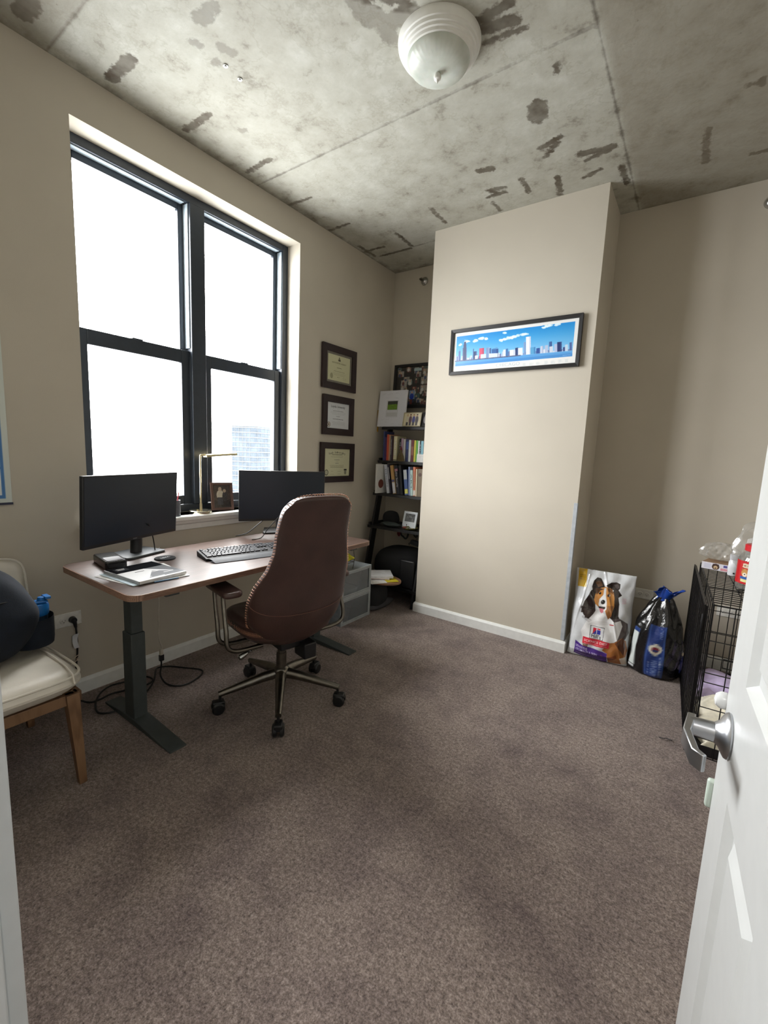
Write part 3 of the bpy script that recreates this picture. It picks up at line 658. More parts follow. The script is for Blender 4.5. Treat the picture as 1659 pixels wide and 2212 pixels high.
# mechanism, lift, base
build('mechanism',MB().box(-.12,.10,-.07,.07,.325,.370,cM).box(-.17,-.07,-.105,-.035,.270,.350,cM),black_pl,ch,bevel=.006)
build('gas_lift',MB().cyl(cM@Vector((0,0,.10)),cM@Vector((0,0,.26)),.027,.026,24).cyl(cM@Vector((0,0,.26)),cM@Vector((0,0,.345)),.019,n=24),gunmetal,ch)
build('hub',MB().lathe([(.030,.125),(.043,.133),(.045,.165),(.036,.178),(.028,.185)],28,cM),gunmetal,ch)
lv=MB().tube([cM@Vector(p) for p in [(.02,.05,.345),(.03,.11,.322),(.045,.17,.285)]],.006,10)
for k in range(14): lv.add([],[])
ll=build('tilt_lever',lv,black_pl,ch)
hx=[]
for k in range(120):
    t=k/119; c_=Vector((.022+.02*t,.06+.10*t,.342-.05*t)); a=2*PI*12*t; hx.append(cM@(c_+Vector((math.cos(a)*.010,math.sin(a)*.006,math.sin(a)*.008))))
build('spring',MB().tube(hx,.0018,5),chrome,ll)
build('knob',MB().tube([cM@Vector((.043,.165,.288)),cM@Vector((.046,.178,.281)),cM@Vector((.052,.200,.268)),cM@Vector((.054,.208,.264))],[.007,.013,.017,.010],14),chrome,ll)
for k in range(5):
    a=rad(-116+72*k-167); Ma=cM@Matrix.Rotation(a,4,'Z')
    build('base_arm',MB().tube([Ma@Vector((.02,0,.150)),Ma@Vector((.10,0,.140)),Ma@Vector((.22,0,.116)),Ma@Vector((.312,0,.098))],[.028,.025,.019,.0145],14),gunmetal,ch)
    ca=build('caster',MB().tube([Ma@Vector((.305,0,.105)),Ma@Vector((.305,0,.058))],.007,10).box(.284,.342,-.020,.020,.034,.066,Ma),black_pl,ch,bevel=.006)
    for sy in (-1,1):
        Mw=Ma@Matrix.Translation((.315,sy*.008,.0310))@Matrix.Rotation(-sy*PI/2,4,'X')
        build('wheel',MB().lathe([(.029,0),(.0308,.004),(.0305,.014),(.024,.020),(.001,.021)],24,Mw),black_pl,ca)
# ================================================================== WALL THINGS
espresso=mat('espresso_frame_wood',(38,24,26),.35); blackfr=mat('black_picture_frame',(24,23,24),.4); mapleg=mat('grey_mat_board',(118,114,104),.7)
pr_gl=vcmat('framed_print',.35,coat=.35)
def framed(name,label,M,w_,h_,b_,dp,fm,cv,mb_=0,cat='picture frame',group=None,matm=None,slope=.004):
    t=thing(name,label,cat,M=M,group=group)
    build('frame',MB().ring(w_,h_,b_,dp,M,slope=slope),fm,t,smooth=False,bevel=.0015)
    build('backing',MB().box(-w_/2+b_*.6,w_/2-b_*.6,-h_/2+b_*.6,h_/2-b_*.6,.001,.005,M),black_pl,t,smooth=False)
    if matm: build('mat_board',MB().ring(w_-2*b_+.004,h_-2*b_+.004,mb_+.002,.007,M,d0=.0052),matm,t,smooth=False)
    board('print',cv,pr_gl,M@Matrix.Translation((-cv.w/2,-cv.h/2,.0062)),t)
    return t
INK=(96,92,66)
def lines(cv,cx,y,ws,dy,c,th=.0016,al=.6):
    for k,w_ in enumerate(ws):
        x=cx-w_/2
        while x<cx+w_/2-.004:
            l=rng.uniform(.006,.018); cv.rect(x,y-k*dy,min(x+l,cx+w_/2),y-k*dy+th,c,al); x+=l+.003
c=Canvas(.272,.212,.0012,(196,196,160)); c.poly([(.120,.168),(.136,.200),(.154,.168)],(92,88,66)); c.poly([(.128,.176),(.136,.19),(.140,.176)],(150,148,118)); c.ell(.137,.170,.016,.006,(70,66,50))
c.text('NORTHWESTERN UNIVERSITY',(.048,.142),(.224,.142),(0,.0105),(88,84,56),bold=True)
lines(c,.136,.158,[.11],.01,INK,.001,.5); lines(c,.136,.133,[.10],.01,INK,.001,.4); lines(c,.138,.108,[.06],.01,(80,76,50),.004,.9); lines(c,.136,.095,[.10],.01,INK,.001); lines(c,.138,.080,[.135],.01,(80,76,50),.003,.9); lines(c,.138,.068,[.16,.165,.13],.009,INK,.0018)
c.ell(.045,.040,.017,.022,(150,148,116)); lines(c,.13,.034,[.035],.01,INK,.004,.5); lines(c,.205,.034,[.04,.045],.012,INK,.002,.5); c.fuzz(3)
framed('diploma_frame','topmost of the three dark diploma frames, with a grey mat board',wallM('left',.006,2.729,1.975),.418,.343,.052,.022,espresso,c,.0185,'diploma',matm=mapleg,group='framed diplomas on the window wall')
c=Canvas(.277,.206,.0012,(206,210,214)); I2=(90,92,98)
c.text('Loyola University',(.052,.168),(.226,.168),(0,.018),(60,62,70),bold=True); lines(c,.14,.155,[.03],.01,I2,.001); lines(c,.14,.140,[.13],.01,(70,72,80),.003,.9); lines(c,.14,.130,[.18,.19,.15],.0085,I2); lines(c,.14,.097,[.045],.01,(70,72,80),.003,.9); lines(c,.14,.086,[.02],.01,I2); lines(c,.14,.073,[.13],.01,(60,62,70),.004,.9); lines(c,.15,.060,[.03,.16,.17,.15,.16],.0085,I2,.0014,.5)
c.ell(.026,.028,.020,.020,(90,60,40)); c.ell(.026,.028,.016,.016,(200,198,190)); c.ell(.026,.028,.007,.009,(110,90,80)); c.fuzz(3)
framed('diploma_frame','middle diploma frame with white paper and a brown seal, no grey mat',wallM('left',.006,2.731,1.595),.385,.318,.054,.022,espresso,c,cat='diploma',group='framed diplomas on the window wall')
c=Canvas(.322,.228,.0012,(200,200,168))
tx='Rush University'; R0=.34
for k,chx in enumerate(tx):
    if chx==' ': continue
    a=(k-7)/7.0; x=.161+a*.098; y=.192-abs(a)**2*.012; wd=.0105; an=-a*.16
    c.text(chx,(x-wd/2*math.cos(an),y-wd/2*math.sin(an)),(x+wd/2*math.cos(an),y+wd/2*math.sin(an)),(-math.sin(an)*.017,math.cos(an)*.017),(58,58,48),bold=True)
lines(c,.161,.178,[.13],.01,(60,60,50),.005,.95); lines(c,.161,.165,[.16,.14],.009,INK,.0018); lines(c,.161,.136,[.07],.01,I2,.0035,.9); lines(c,.161,.120,[.03],.01,INK); lines(c,.161,.106,[.045],.01,I2,.004,.9); lines(c,.161,.090,[.18,.17,.165],.009,INK,.0025,.8)
c.ell(.030,.032,.024,.024,(70,70,56)); c.ell(.030,.032,.018,.018,(176,176,150)); lines(c,.10,.040,[.03],.01,INK,.003,.5); lines(c,.10,.015,[.05],.01,INK,.002); lines(c,.19,.038,[.04],.01,INK,.003,.5); lines(c,.19,.015,[.04],.01,INK,.004,.5)
c.rect(.252,.045,.288,.060,(50,50,44)); c.poly([(.255,.043),(.285,.043),(.282,.018),(.270,.010),(.258,.018)],(120,122,104)); c.fuzz(3)
framed('diploma_frame','lowest diploma frame, its heading arched in old lettering, behind the right monitor',wallM('left',.006,2.735,1.208),.425,.330,.049,.022,espresso,c,cat='diploma',group='framed diplomas on the window wall')
# skyline poster
q6=[(100,303),(1518,118),(1463,640),(83,757)]
c=Canvas(.870,.275,.0015,(232,232,230),quad=q6)
SK=[(125,340),(1470,160),(1430,565),(112,692)]
def lerp2(a,b,t): return (a[0]+(b[0]-a[0])*t,a[1]+(b[1]-a[1])*t)
for k in range(24):
    t0,t1=k/24,(k+1)/24
    A_,B_=lerp2(SK[0],SK[3],t0),lerp2(SK[1],SK[2],t0); C_,D_=lerp2(SK[1],SK[2],t1+.004),lerp2(SK[0],SK[3],t1+.004); t=min(1,t0*1.35)
    c.poly([A_,B_,C_,D_],(22+110*t,138+55*t,212+22*t))
c.poly([(116,640),(300,622),(700,572),(1100,535),(1430,505),(1430,565),(112,692)],(88,158,218)); c.poly([(116,665),(1430,530),(1430,565),(112,692)],(70,140,208))
def cloud(x,y,s_,n=9,sl=-.35):
    for k in range(n):
        dx=rng.uniform(-1,1)*s_; c.ell(x+dx,y+dx*sl+rng.uniform(-8,8),rng.uniform(12,26),rng.uniform(8,15),(225,240,248),.75)
for q in [(380,372,60,14),(470,360,20,5),(240,402,25,6),(690,365,60,14),(800,335,50,12),(900,310,40,10),(1160,215,45,12),(1270,195,20,5),(168,432,8,3),(675,290,6,2)]: cloud(*q)
G=lambda x:620-(x-160)*.100
def bld(x0,x1,top,c_,base=None,sh=None):
    xs0=G(x0) if base is None else base
    c.poly([(x0,top+4),(x1,top-2),(x1,G(x1)+6),(x0,xs0+6)],c_)
    if sh: c.poly([(x1-(x1-x0)*.3,top),(x1,top-2),(x1,G(x1)+6),(x1-(x1-x0)*.3,G(x1)+6)],sh)
NV=(40,60,110)
for x in range(116,1430,14):   # low waterfront buildings
    h=rng.uniform(14,60) if x<860 else rng.uniform(8,34); bld(x,x+rng.uniform(12,22),G(x)-h,[(215,222,236),(160,178,210),(105,130,180),(186,196,220),(90,110,165)][rng.randint(5)])
bld(150,172,510,(70,100,160)); c.poly([(158,510),(162,480),(166,510)],(70,100,160))
bld(196,242,470,(66,84,128),sh=(86,104,148)); bld(204,238,430,(60,78,124)); bld(210,234,398,(50,66,110)); c.line((218,398),(217,372),3,(180,200,220)); c.line((228,398),(229,372),3,(180,200,220))
bld(318,360,512,NV,sh=(70,96,150)); bld(316,326,482,(60,84,140)); bld(388,442,474,(205,82,112),sh=(176,60,92)); bld(466,508,466,(120,146,190),sh=(150,170,205)); bld(504,524,474,(60,96,150)); bld(530,606,482,(48,96,160),sh=(36,76,136)); c.poly([(535,484),(600,474),(596,466),(545,478)],(90,130,180))
bld(340,372,560,(232,236,242)); bld(404,466,545,(198,212,232)); bld(500,600,535,(205,218,236)); bld(660,690,490,(214,220,232)); bld(690,716,480,(60,112,172)); bld(735,795,492,(225,230,238),sh=(200,208,224)); bld(798,830,468,NV,sh=(60,90,140)); bld(830,880,470,(222,228,238)); bld(892,914,402,(130,160,205),sh=(90,124,180)); c.line((902,402),(901,380),2,(160,190,220))
bld(918,972,338,(228,232,240),sh=(196,206,226)); bld(968,1024,462,(86,160,208),sh=(60,130,190)); bld(1034,1074,472,(44,80,150)); bld(1080,1112,448,(196,204,224),sh=(150,164,200)); bld(1112,1136,486,(222,228,240)); bld(1130,1164,438,(176,190,218)); bld(1176,1208,396,(58,96,156),sh=(44,78,140)); bld(1180,1218,452,(205,212,228)); bld(1234,1268,424,(176,188,220)); bld(1266,1316,400,(28,48,104),sh=(48,72,130)); bld(1330,1376,458,(52,70,130)); bld(1352,1384,430,(190,210,230)); bld(1402,1430,404,(70,96,156),sh=(96,120,176))
for x in range(116,860,9): c.ell(x,G(x)+8,9,7,[(84,92,130),(96,104,140),(74,86,116)][rng.randint(3)],.8)
c.text('CHICAGO',(580,697),(848,671),(0,-40),(168,182,190)); c.text('Skyline View',(1325,562),(1412,552),(0,-11),(225,235,245),.8)
for x,y in [(120,738),(178,728),(240,722),(303,715),(365,708),(437,700),(505,692),(880,655),(955,648),(1030,640),(1125,630),(1195,624),(1275,614),(1352,608)]:
    for k in range(5):
        c.line((x,y-12+k*7-(-8)),(x+rng.uniform(25,50) if k else x+34,y-12+k*7+8-3),2.5,(178,190,196),.75)
framed('skyline_poster','wide black-framed CHICAGO skyline poster hanging on the column','poster',wallM('back',1.358,F-.004,2.070),.918,.325,.026,.022,blackfr,c,cat='poster') if False else None
t=thing('skyline_poster','wide black-framed CHICAGO skyline poster hanging on the column','poster',M=wallM('back',1.358,F-.003,2.070)); PMt=PM[t.name]
build('frame',MB().ring(.918,.325,.024,.022,PMt,slope=.003),blackfr,t,smooth=False,bevel=.0015)
build('backing',MB().box(-.445,.445,-.148,.148,.001,.006,PMt),black_pl,t,smooth=False)
board('print',c,pr_gl,PMt@Matrix.Translation((-.435,-.1375,.0075)),t)
# calendar / planner sheet on the window wall
cM_=wallM('left',.003,.27,1.42)
c=Canvas(.55,.80,.002,(205,212,206)); BL=(64,118,176); c.rect(.02,.02,.528,.78,BL)
for i in range(4):
    for j in range(6):
        x0=.03+i*.1235;y0=.035+j*.124; c.rect(x0,y0,x0+.115,y0+.115,(216,220,222))
        for k in range(4): c.rect(x0+.04,y0+.012+k*.018,x0+.105,y0+.016+k*.018,(150,155,165),.8)
t=thing('wall_calendar','blue and white year planner with grid boxes on the wall left of the window','wall calendar',M=cM_)
build('sheet',MB().box(-.275,.275,-.40,.40,0,.0015,cM_),paper,t,smooth=False); board('print',c,vcmat('planner_print',.5),cM_@Matrix.Translation((-.275,-.40,.0018)),t)
build('bottom_bar',MB().box(-.277,.277,-.408,-.398,0,.006,cM_),mat('dark_blue_bar',(40,42,66),.4),t,smooth=False)
# wall outlets
def outlet(label,M,gangs=1,group='wall outlets'):
    w_=.114 if gangs==1 else .116*1; w_=.116
    t=thing('wall_outlet',label,'wall outlet',M=M,group=group); h_=.068 if gangs==1 else .116
    W_=w_ if gangs==1 else .20
    build('cover_plate',MB().box(-W_/2,W_/2,-.035,.035,0,.006,M),outletm,t,bevel=.002)
    for x in ((-.021,.021) if gangs==1 else (-.07,-.028,.014,.056)):
        f_=build('socket',MB().prism([(x+.0165*math.cos(a)*1.0,.0145*math.sin(a)) for a in [2*PI*k/16 for k in range(16)]],.006,.0085,M),outletm,t,bevel=.0005)
        build('slots',MB().box(x-.008,x-.0065,-.004,.004,.0086,.0089,M).box(x+.0055,x+.007,-.004,.004,.0086,.0089,M).cyl(M@Vector((x,-.009,.0086)),M@Vector((x,-.009,.0089)),.0022,n=8),black_pl,f_,smooth=False)
    return t
outlet('wall outlet beside the armchair with a black plug in it',wallM('left',0,.733,.413))
outlet('wall outlet behind the two dog food bags',wallM('back',2.30,D2,.405)); 
outlet('long double wall outlet seen through the dog crate wires',wallM('back',2.815,D2,.392),2)
# fire sprinklers
def sprinkler(label,M):
    t=thing('fire_sprinkler',label,'fire sprinkler',M=M,group='sidewall fire sprinklers')
    build('escutcheon',MB().lathe([(.036,0),(.037,.004),(.033,.014),(.024,.024),(.016,.030),(.001,.031)],28,M),chrome,t)
    build('nozzle',MB().cyl(M@Vector((0,0,.028)),M@Vector((0,0,.052)),.010,n=12),gunmetal,t)
    build('deflector',MB().box(-.014,.014,-.002,.012,.060,.062,M).box(-.010,-.007,-.003,.003,.05,.062,M).box(.007,.010,-.003,.003,.05,.062,M),gunmetal,t,smooth=False)
sprinkler('chrome fire sprinkler high in the bookshelf alcove',wallM('back',.325,D,2.845)@Matrix.Rotation(-.15,4,'Y'))
sprinkler('chrome fire sprinkler at the right edge of the recess wall',wallM('back',2.685,D2+.002,2.84))
# ceiling lamp
t=thing('ceiling_lamp','round white flush ceiling lamp with ribbed frosted glass bowl and finial','ceiling lamp',(1.452,1.645,H)); Mt=PM[t.name]
def fl(pr): return [(r,-z) for r,z in pr][::-1]
cl=(1.452,1.645)
enam=mat('white_enamel',(226,226,220),.35,var=.01)
build('canopy',MB().lathe([(.124,-.060),(.128,-.062),(.134,-.060),(.138,-.052),(.144,-.050),(.147,-.042),(.153,-.040),(.156,-.030),(.161,-.028),(.166,-.018),(.168,-.008),(.168,-.0)],56,Mt,cap=False),enam,t)
m,nt,b,o=newmat('frosted_ribbed_glass'); v=coords(nt)
nt.links.new(ramp(nt,noise(nt,v,14,3),[(.3,(196,202,190)),(.7,(224,228,220))]),b.inputs['Base Color']); b.inputs['Roughness'].default_value=.28; b.inputs['Transmission Weight'].default_value=.15; b.inputs['Subsurface Weight'].default_value=.1
mb=MB().grid(lambda u,v:(( .128*math.cos(v*PI/2*.985)**.75*(1+.0022*math.sin(36*2*PI*u)*math.sin(v*PI)))*math.cos(2*PI*u),(.128*math.cos(v*PI/2*.985)**.75*(1+.0022*math.sin(36*2*PI*u)*math.sin(v*PI)))*math.sin(2*PI*u),-.056-.054*math.sin(v*PI/2)),384,18,Mt,wrap=True)
mb.f=[tuple(reversed(f)) for f in mb.f]
gb=build('glass_bowl',mb,m,t,ang=80)
build('finial',MB().lathe([(.0005,-.146),(.004,-.139),(.006,-.134),(.0135,-.130),(.0155,-.122),(.013,-.114),(.008,-.107)],24,Mt),enam,t)
# ceiling anchors
for x,y in ((.610,1.238),(.604,1.317)):
    tag(build('ceiling_anchor',MB().cyl((x,y,H-.004),(x,y,H+.0005),.010,n=14).cyl((x,y,H-.008),(x,y,H-.004),.005,n=10),chrome),'small shiny metal anchor in the concrete ceiling '+('nearer to the door' if y<1.3 else 'nearer to the back wall'),'ceiling anchor','metal ceiling anchors')
# ================================================================== BOOKSHELF ALCOVE
XL,XS=.102,.668
sh=thing('ladder_shelf','black leaning ladder bookshelf in the alcove beside the column','bookshelf',((XL+XS)/2,3.15,0))
shz=[(.150,3.030),(.645,3.115),(.940,3.180),(1.236,3.235),(1.543,3.280)]
for x in (XL,XS-.02):
    mb=MB()
    ya,yb=2.985,3.425; n_=Vector((0,yb-ya,1.98)).normalized()
    mb.add([(xx,yy,zz) for xx in (x,x+.02) for yy,zz in [(ya,0),(ya+.085,0),(3.413,1.60),(3.349,1.60)]],[(0,1,2,3),(7,6,5,4)]+[(i,4+i,4+(i+1)%4,(i+1)%4) for i in range(4)])
    build('stile',mb,black_mat,sh,smooth=False,bevel=.002)
for z,y in shz:
    sf=build('shelf',MB().box(XL+.021,XS-.021,y,D-.02,z-.018,z),black_mat,sh,smooth=False,bevel=.001)
    for xa,xb in ((XL-.018,XL-.0005),(XS+.0005,XS+.018)): build('side_lip',MB().box(xa,xb,y,y+.02+(.50-.35*z/1.54)*.6,z-.018,z+.022),black_mat,sf,smooth=False,bevel=.001)
    build('front_rail',MB().box(XL-.018,XS+.018,y-.016,y-.0005,z-.024,z+.0004),black_mat,sf,smooth=False,bevel=.001)
def book(label,x,wd,ht_,c_,y,z,lean=0,dp=.16,pg=(225,220,205),rough=.45,bands=(),title=None,tc=(230,230,230),group='books on a shelf',cat='book'):
    M=TR(x,y,z)@Matrix.Rotation(lean,4,'Y'); cm=mat('book_cover',c_,rough,var=.02)
    # pivot so the low corner touches the shelf
    if lean<0: M=TR(x,y,z+abs(math.sin(lean))*wd*0+.0005)@Matrix.Rotation(lean,4,'Y')
    t=thing('book',label,cat,M=M,group=group)
    s0=0.0
    build('cover',MB().box(0,wd,0,.0025,0,ht_,M).box(0,.002,.0025,dp,0,ht_,M).box(wd-.002,wd,.0025,dp,0,ht_,M),cm,t,smooth=False)
    build('pages',MB().box(.0022,wd-.0022,.003,dp-.004,.003,ht_-.004,M),mat('book_pages',pg,.8),t,smooth=False)
    for (z0,z1,cc) in bands: build('label_band',MB().box(.0005,wd-.0005,-.0006,-.0001,z0*ht_,z1*ht_,M),mat('spine_band',cc,.5),t,smooth=False)
    if title:
        cu=bpy.data.curves.new('t','FONT'); cu.body=title; cu.size=1; cu.resolution_u=2; to=bpy.data.objects.new('t',cu); COL.objects.link(to)
        me=bpy.data.meshes.new_from_object(to.evaluated_get(bpy.context.evaluated_depsgraph_get())); bpy.data.objects.remove(to)
        Vx=np.array([v.co[:2] for v in me.vertices]); wt_=Vx[:,0].max(); hh=Vx[:,1].max(); sc=ht_*.62/wt_; sy=wd*.5/hh
        mb=MB(); mb.add([(wd*.25+v[1]*sy,-.0009,ht_*.86-v[0]*sc) for v in Vx],[tuple(p.vertices) for p in me.polygons],M); build('title',mb,mat('spine_lettering',tc,.5),t,smooth=False); bpy.data.meshes.remove(me)
    return t
def X2(cx): return .115+(cx-300)*.00073
z_=1.236+.0012; y_=3.243; g2='books on the second shelf'
for (a,b_,top,cc,lb,bands,ti) in [
 (312,334,1190,(52,62,104),'tall slim slate-blue book at the far left of the upper book row',(),None),
 (336,364,1275,(74,48,98),'purple book second from the left in the upper book row',(),None),
 (366,400,1235,(190,84,58),'orange-red book in the upper book row',(),None),
 (401,419,1240,(186,150,118),'slim tan book next to the orange-red one in the upper row',(),None),
 (424,444,1255,(74,72,80),'dark grey book with pale lettering left of a maroon one, upper row',(),'MANAGEMENT'),
 (446,470,1255,(58,34,44),'dark maroon book left of the cream one in the upper row',(),None),
 (472,520,1258,(212,206,170),'thick cream book in the upper book row',((.02,.06,(120,110,90)),),'HEALTH'),
 (556,580,1295,(34,34,36),'black book with white lettering behind the woven figurine',(),'THE WORLD'),
 (582,612,1290,(182,156,180),'lilac book behind the woven figurine',(),None),
 (614,644,1300,(206,204,200),'white book behind the right side of the woven figurine',(),None),
 (652,690,1302,(34,44,92),'navy blue book right of the woven figurine',((.55,.9,(60,84,150)),),None),
 (692,724,1308,(208,212,208),'white-grey book between navy and dark red ones',(),'LEADER'),
 (727,764,1308,(108,34,40),'dark red book in the upper book row',((.3,.7,(140,90,70)),),None),
 (768,794,1312,(206,196,60),'yellow book in the upper book row',(),None),
 (796,821,1314,(92,170,60),'bright green book in the upper book row',(),None),
 (824,843,1318,(222,226,228),'slim white book right of the green one',(),None),
 (845,861,1318,(40,50,62),'slim dark blue book beside the light blue one',(),'ATLAS'),
 (864,898,1320,(128,184,200),'light blue book near the column',(),None),
 (902,930,1322,(186,66,66),'red book partly hidden by the column',(),None)]:
    book(lb,X2(a),(b_-a)*.00073-.0008,(1622-top)*.00061,cc,y_,z_,bands=bands,title=ti,dp=.15,group=g2)
tag(build('note_card',MB().box(0,.066,0,.0015,0,.074,TR(X2(815),y_-.006,z_,0,rx=rad(-5))),paper),'blank white card standing in front of the green and white books','card')
# woven figurine
fg=thing('figurine','small brown woven figurine standing in front of the upper book row','figurine',(X2(598),3.225-.0,z_)); mg_=mat('brown_weave',(94,80,52),.8,bs=.8,bscale=300)
Mf=PM[fg.name]; mb=MB(); mb.lathe([(.030,0),(.036,.01),(.030,.04),(.022,.062),(.014,.075),(.010,.085)],16,Mf@Matrix.Diagonal((1.1,.36,1,1))); sph(mb,(0,0,.092),.014,14,8,Mf@Matrix.Diagonal((1,.6,1,1))); build('body',mb,mg_,fg); build('hat',MB().lathe([(.013,.100),(.010,.112),(.004,.130),(.0005,.138)],12,Mf@Matrix.Diagonal((1,.6,1,1))),mat('dark_red_felt',(96,30,34),.8),fg)
# third shelf
def X3(cx): return .105+(cx-210)*.00073
z_=.940+.0012; y_=3.190; g3='books on the third shelf'
big=book('large white-grey art book with a brown circle on its cover, leftmost in the lower row',(.150),.018,.262,(206,206,202),y_-.085,z_,lean=0,dp=.22,group=g3)
Mg=PM[big.name]; build('cover_disc',MB().cyl(Mg@Vector((.0183,.062,.085)),Mg@Vector((.0187,.062,.085)),.040,n=28),mat('brown_disc',(106,56,44),.5),big,smooth=False)
for (tx_,bx_,bw,top,cc,lb,bands,ti,tc) in [
 (312,372,40,1712,(200,204,214),'white paperback leaning left against the art book',(),'DESIGN',(90,100,130)),
 (358,424,20,1702,(52,50,66),'dark slim book leaning left beside the white paperback',((.5,.9,(170,170,180)),),None,None),
 (402,466,44,1716,(186,150,96),'gold-topped book with a pale lower half, leaning left',((.02,.40,(210,212,220)),(.42,.5,(90,90,130))),None,None),
 (462,520,50,1712,(38,42,52),'thick black book with a pink spot on its spine, leaning left',((.80,.88,(176,110,126)),),'Cyber Security',(220,220,222)),
 (526,574,36,1706,(24,25,30),'thick plain black book leaning left',(),None,None)]:
    h_=(2130-top)*.00061; an=-math.atan2((bx_-tx_)*.00073,h_)
    book(lb,X3(bx_),bw*.00073-.001,h_/math.cos(an),cc,y_,z_,lean=an,bands=bands,title=ti,tc=tc or (230,230,230),dp=.17,group=g3)
blk=tag(build('binder',MB().box(0,.120,0,.012,0,.262,TR(X3(585),3.36,z_,0)).box(0,.120,.012,.03,0,.255,TR(X3(585),3.36,z_,0)),mat('matte_black_board',(18,18,22),.6)),'large flat black folder standing behind the middle of the lower book row','folder')
for (tx_,bx_,bw,top,cc,lb,bands,ti) in [
 (598,640,48,1785,(70,94,150),'blue book with a grey top and yellow label in the lower row',((.62,.99,(186,192,196)),(.06,.24,(214,210,110))),None),
 (672,694,16,1738,(150,166,206),'very slim pale blue booklet in the lower row',(),None),
 (696,716,36,1782,(178,206,204),'pale teal book in the lower book row',(),'ART'),
 (738,756,30,1735,(206,116,76),'orange book in the lower book row',((.02,.2,(222,216,206)),),'WORKBOOK'),
 (779,787,18,1762,(212,200,172),'slim cream booklet beside the orange book',(),None)]:
    h_=(2150-top)*.00061; an=-math.atan2((bx_-tx_)*.00073,h_)
    book(lb,X3(bx_),bw*.00073-.001,h_/math.cos(an),cc,y_,z_,lean=an,bands=bands,title=ti,dp=.17,group=g3,tc=(90,90,90))
kk=book('brown kraft-paper album at the right end of the lower row',X3(808),.045,.240,(112,96,70),y_,z_,dp=.18,group=g3)
build('round_seal',MB().cyl(PM[kk.name]@Vector((.022,-.0003,.19)),PM[kk.name]@Vector((.022,-.0008,.19)),.016,n=20),mat('dark_brown_seal',(76,50,36),.5),kk,smooth=False)
# top shelf: collage, canvas, photos
c=Canvas(.43,.36,.0016,(38,36,36))
for k in range(70):
    x,y=rng.uniform(0,.42),rng.uniform(0,.35); cc=[(150,146,138),(96,84,74),(60,66,60),(120,60,56),(70,100,96),(170,166,158),(44,44,48),(136,120,104)][rng.randint(8)]
    c.rect(x,y,x+rng.uniform(.03,.07),y+rng.uniform(.03,.07),cc,.8); c.ell(x+.02,y+.035,.008,.010,(176,146,124),.9); c.ell(x+.02,y+.012,.013,.016,[(50,60,90),(180,180,176),(90,50,50)][rng.randint(3)],.9)
c.rect(.155,.06,.215,.14,(120,140,170)); c.ell(.185,.085,.022,.028,(30,60,160)); c.ell(.185,.122,.009,.011,(190,150,130)); c.rect(.19,.315,.27,.34,(150,170,172)); c.fuzz(14,2)
fM=TR(.300,3.468,1.545+.205)@Matrix.Rotation(rad(90-4),4,'X')
t=thing('collage_frame','large black-framed photo collage at the back of the top shelf','picture frame',M=Matrix.Translation((0,0,.0))@TR(.300,3.452,1.545)@Matrix.Rotation(rad(90-3),4,'X')); Mt=PM[t.name]@Matrix.Translation((0,.385,0))
build('frame',MB().ring(.475,.40,.024,.020,Mt),blackfr,t,smooth=False,bevel=.0015); build('backing',MB().box(-.22,.22,-.185,.185,.001,.004,Mt),black_pl,t,smooth=False); board('print',c,pr_gl,Mt@Matrix.Translation((-.215,-.18,.006)),t)
build('stand_leg',MB().box(-.20,-.17,-.383,-.201,-.004,.010,Mt).box(.17,.20,-.383,-.201,-.004,.010,Mt),black_mat,t,smooth=False)
Mw=TR(.172,3.272,1.5462)@Matrix.Rotation(rad(90-6),4,'X')
c=Canvas(.298,.325,.0014,(206,207,214)); c.rect(.087,.086,.214,.236,(172,172,176)); c.rect(.090,.088,.211,.233,(196,197,202)); c.rect(.098,.151,.206,.230,(50,52,46)); c.rect(.100,.153,.204,.200,(96,130,36)); 
for k in range(40): c.ell(rng.uniform(.102,.202),rng.uniform(.155,.205),.004,.002,[(120,156,50),(70,104,30)][k%2])
c.rect(.094,.092,.208,.126,(182,183,186))
for k in range(14): x=rng.uniform(.02,.24); y=rng.choice([.02,.04,.06,.26,.29,.30]); c.line((x,y),(x+.04,y+rng.uniform(-.008,.012)),.0012,(150,152,160),.8)
t=thing('signed_canvas','white signature board with a small green photo on the top shelf','signature board',M=Mw)
build('panel',MB().box(-.15,.15,0,.328,-.016,0,Mw),mat('white_board_edge',(206,206,210),.5),t,smooth=False,bevel=.001); board('print',c,vcmat('signature_print',.4),Mw@Matrix.Translation((-.149,.0015,.0007)),t)
tag(build('yellow_ribbon',MB().box(-.001,.004,3.305,3.320,1.50,1.70),mat('mustard_ribbon',(186,140,44),.6)),'narrow mustard-yellow ribbon hanging beside the white signature board','ribbon')
Mp_=TR(.405,3.262,1.5462,rad(3))@Matrix.Rotation(rad(90-12),4,'X')
c=Canvas(.165,.110,.0012,(206,198,166))
for k,(x,cl_) in enumerate([(.035,(196,190,168)),(.065,(90,60,70)),(.098,(50,50,120)),(.130,(60,48,56))]):
    c.ell(x,.052,.015,.038,cl_); c.rect(x-.010,0,x+.010,.03,(58,52,56)); c.ell(x,.092,.008,.010,(190,150,120)); c.ell(x,.098,.009,.006,[(180,160,120),(90,50,30),(150,110,70),(60,40,30)][k])
t=thing('photo_frame','small landscape photo of four people standing before the white board','picture frame',M=Mp_)
build('frame',MB().ring(.180,.125,.008,.008,Mp_@Matrix.Translation((0,.0625,0))),mat('pale_gold_frame',(170,160,130),.4),t,smooth=False); build('backing',MB().box(-.085,.085,.004,.121,-.003,.003,Mp_),black_pl,t,smooth=False); board('photo',c,pr_gl,Mp_@Matrix.Translation((-.0825,.0075,.0045)),t)
Mp_=TR(.535,3.275,1.5462,rad(-8))@Matrix.Rotation(rad(90-10),4,'X')
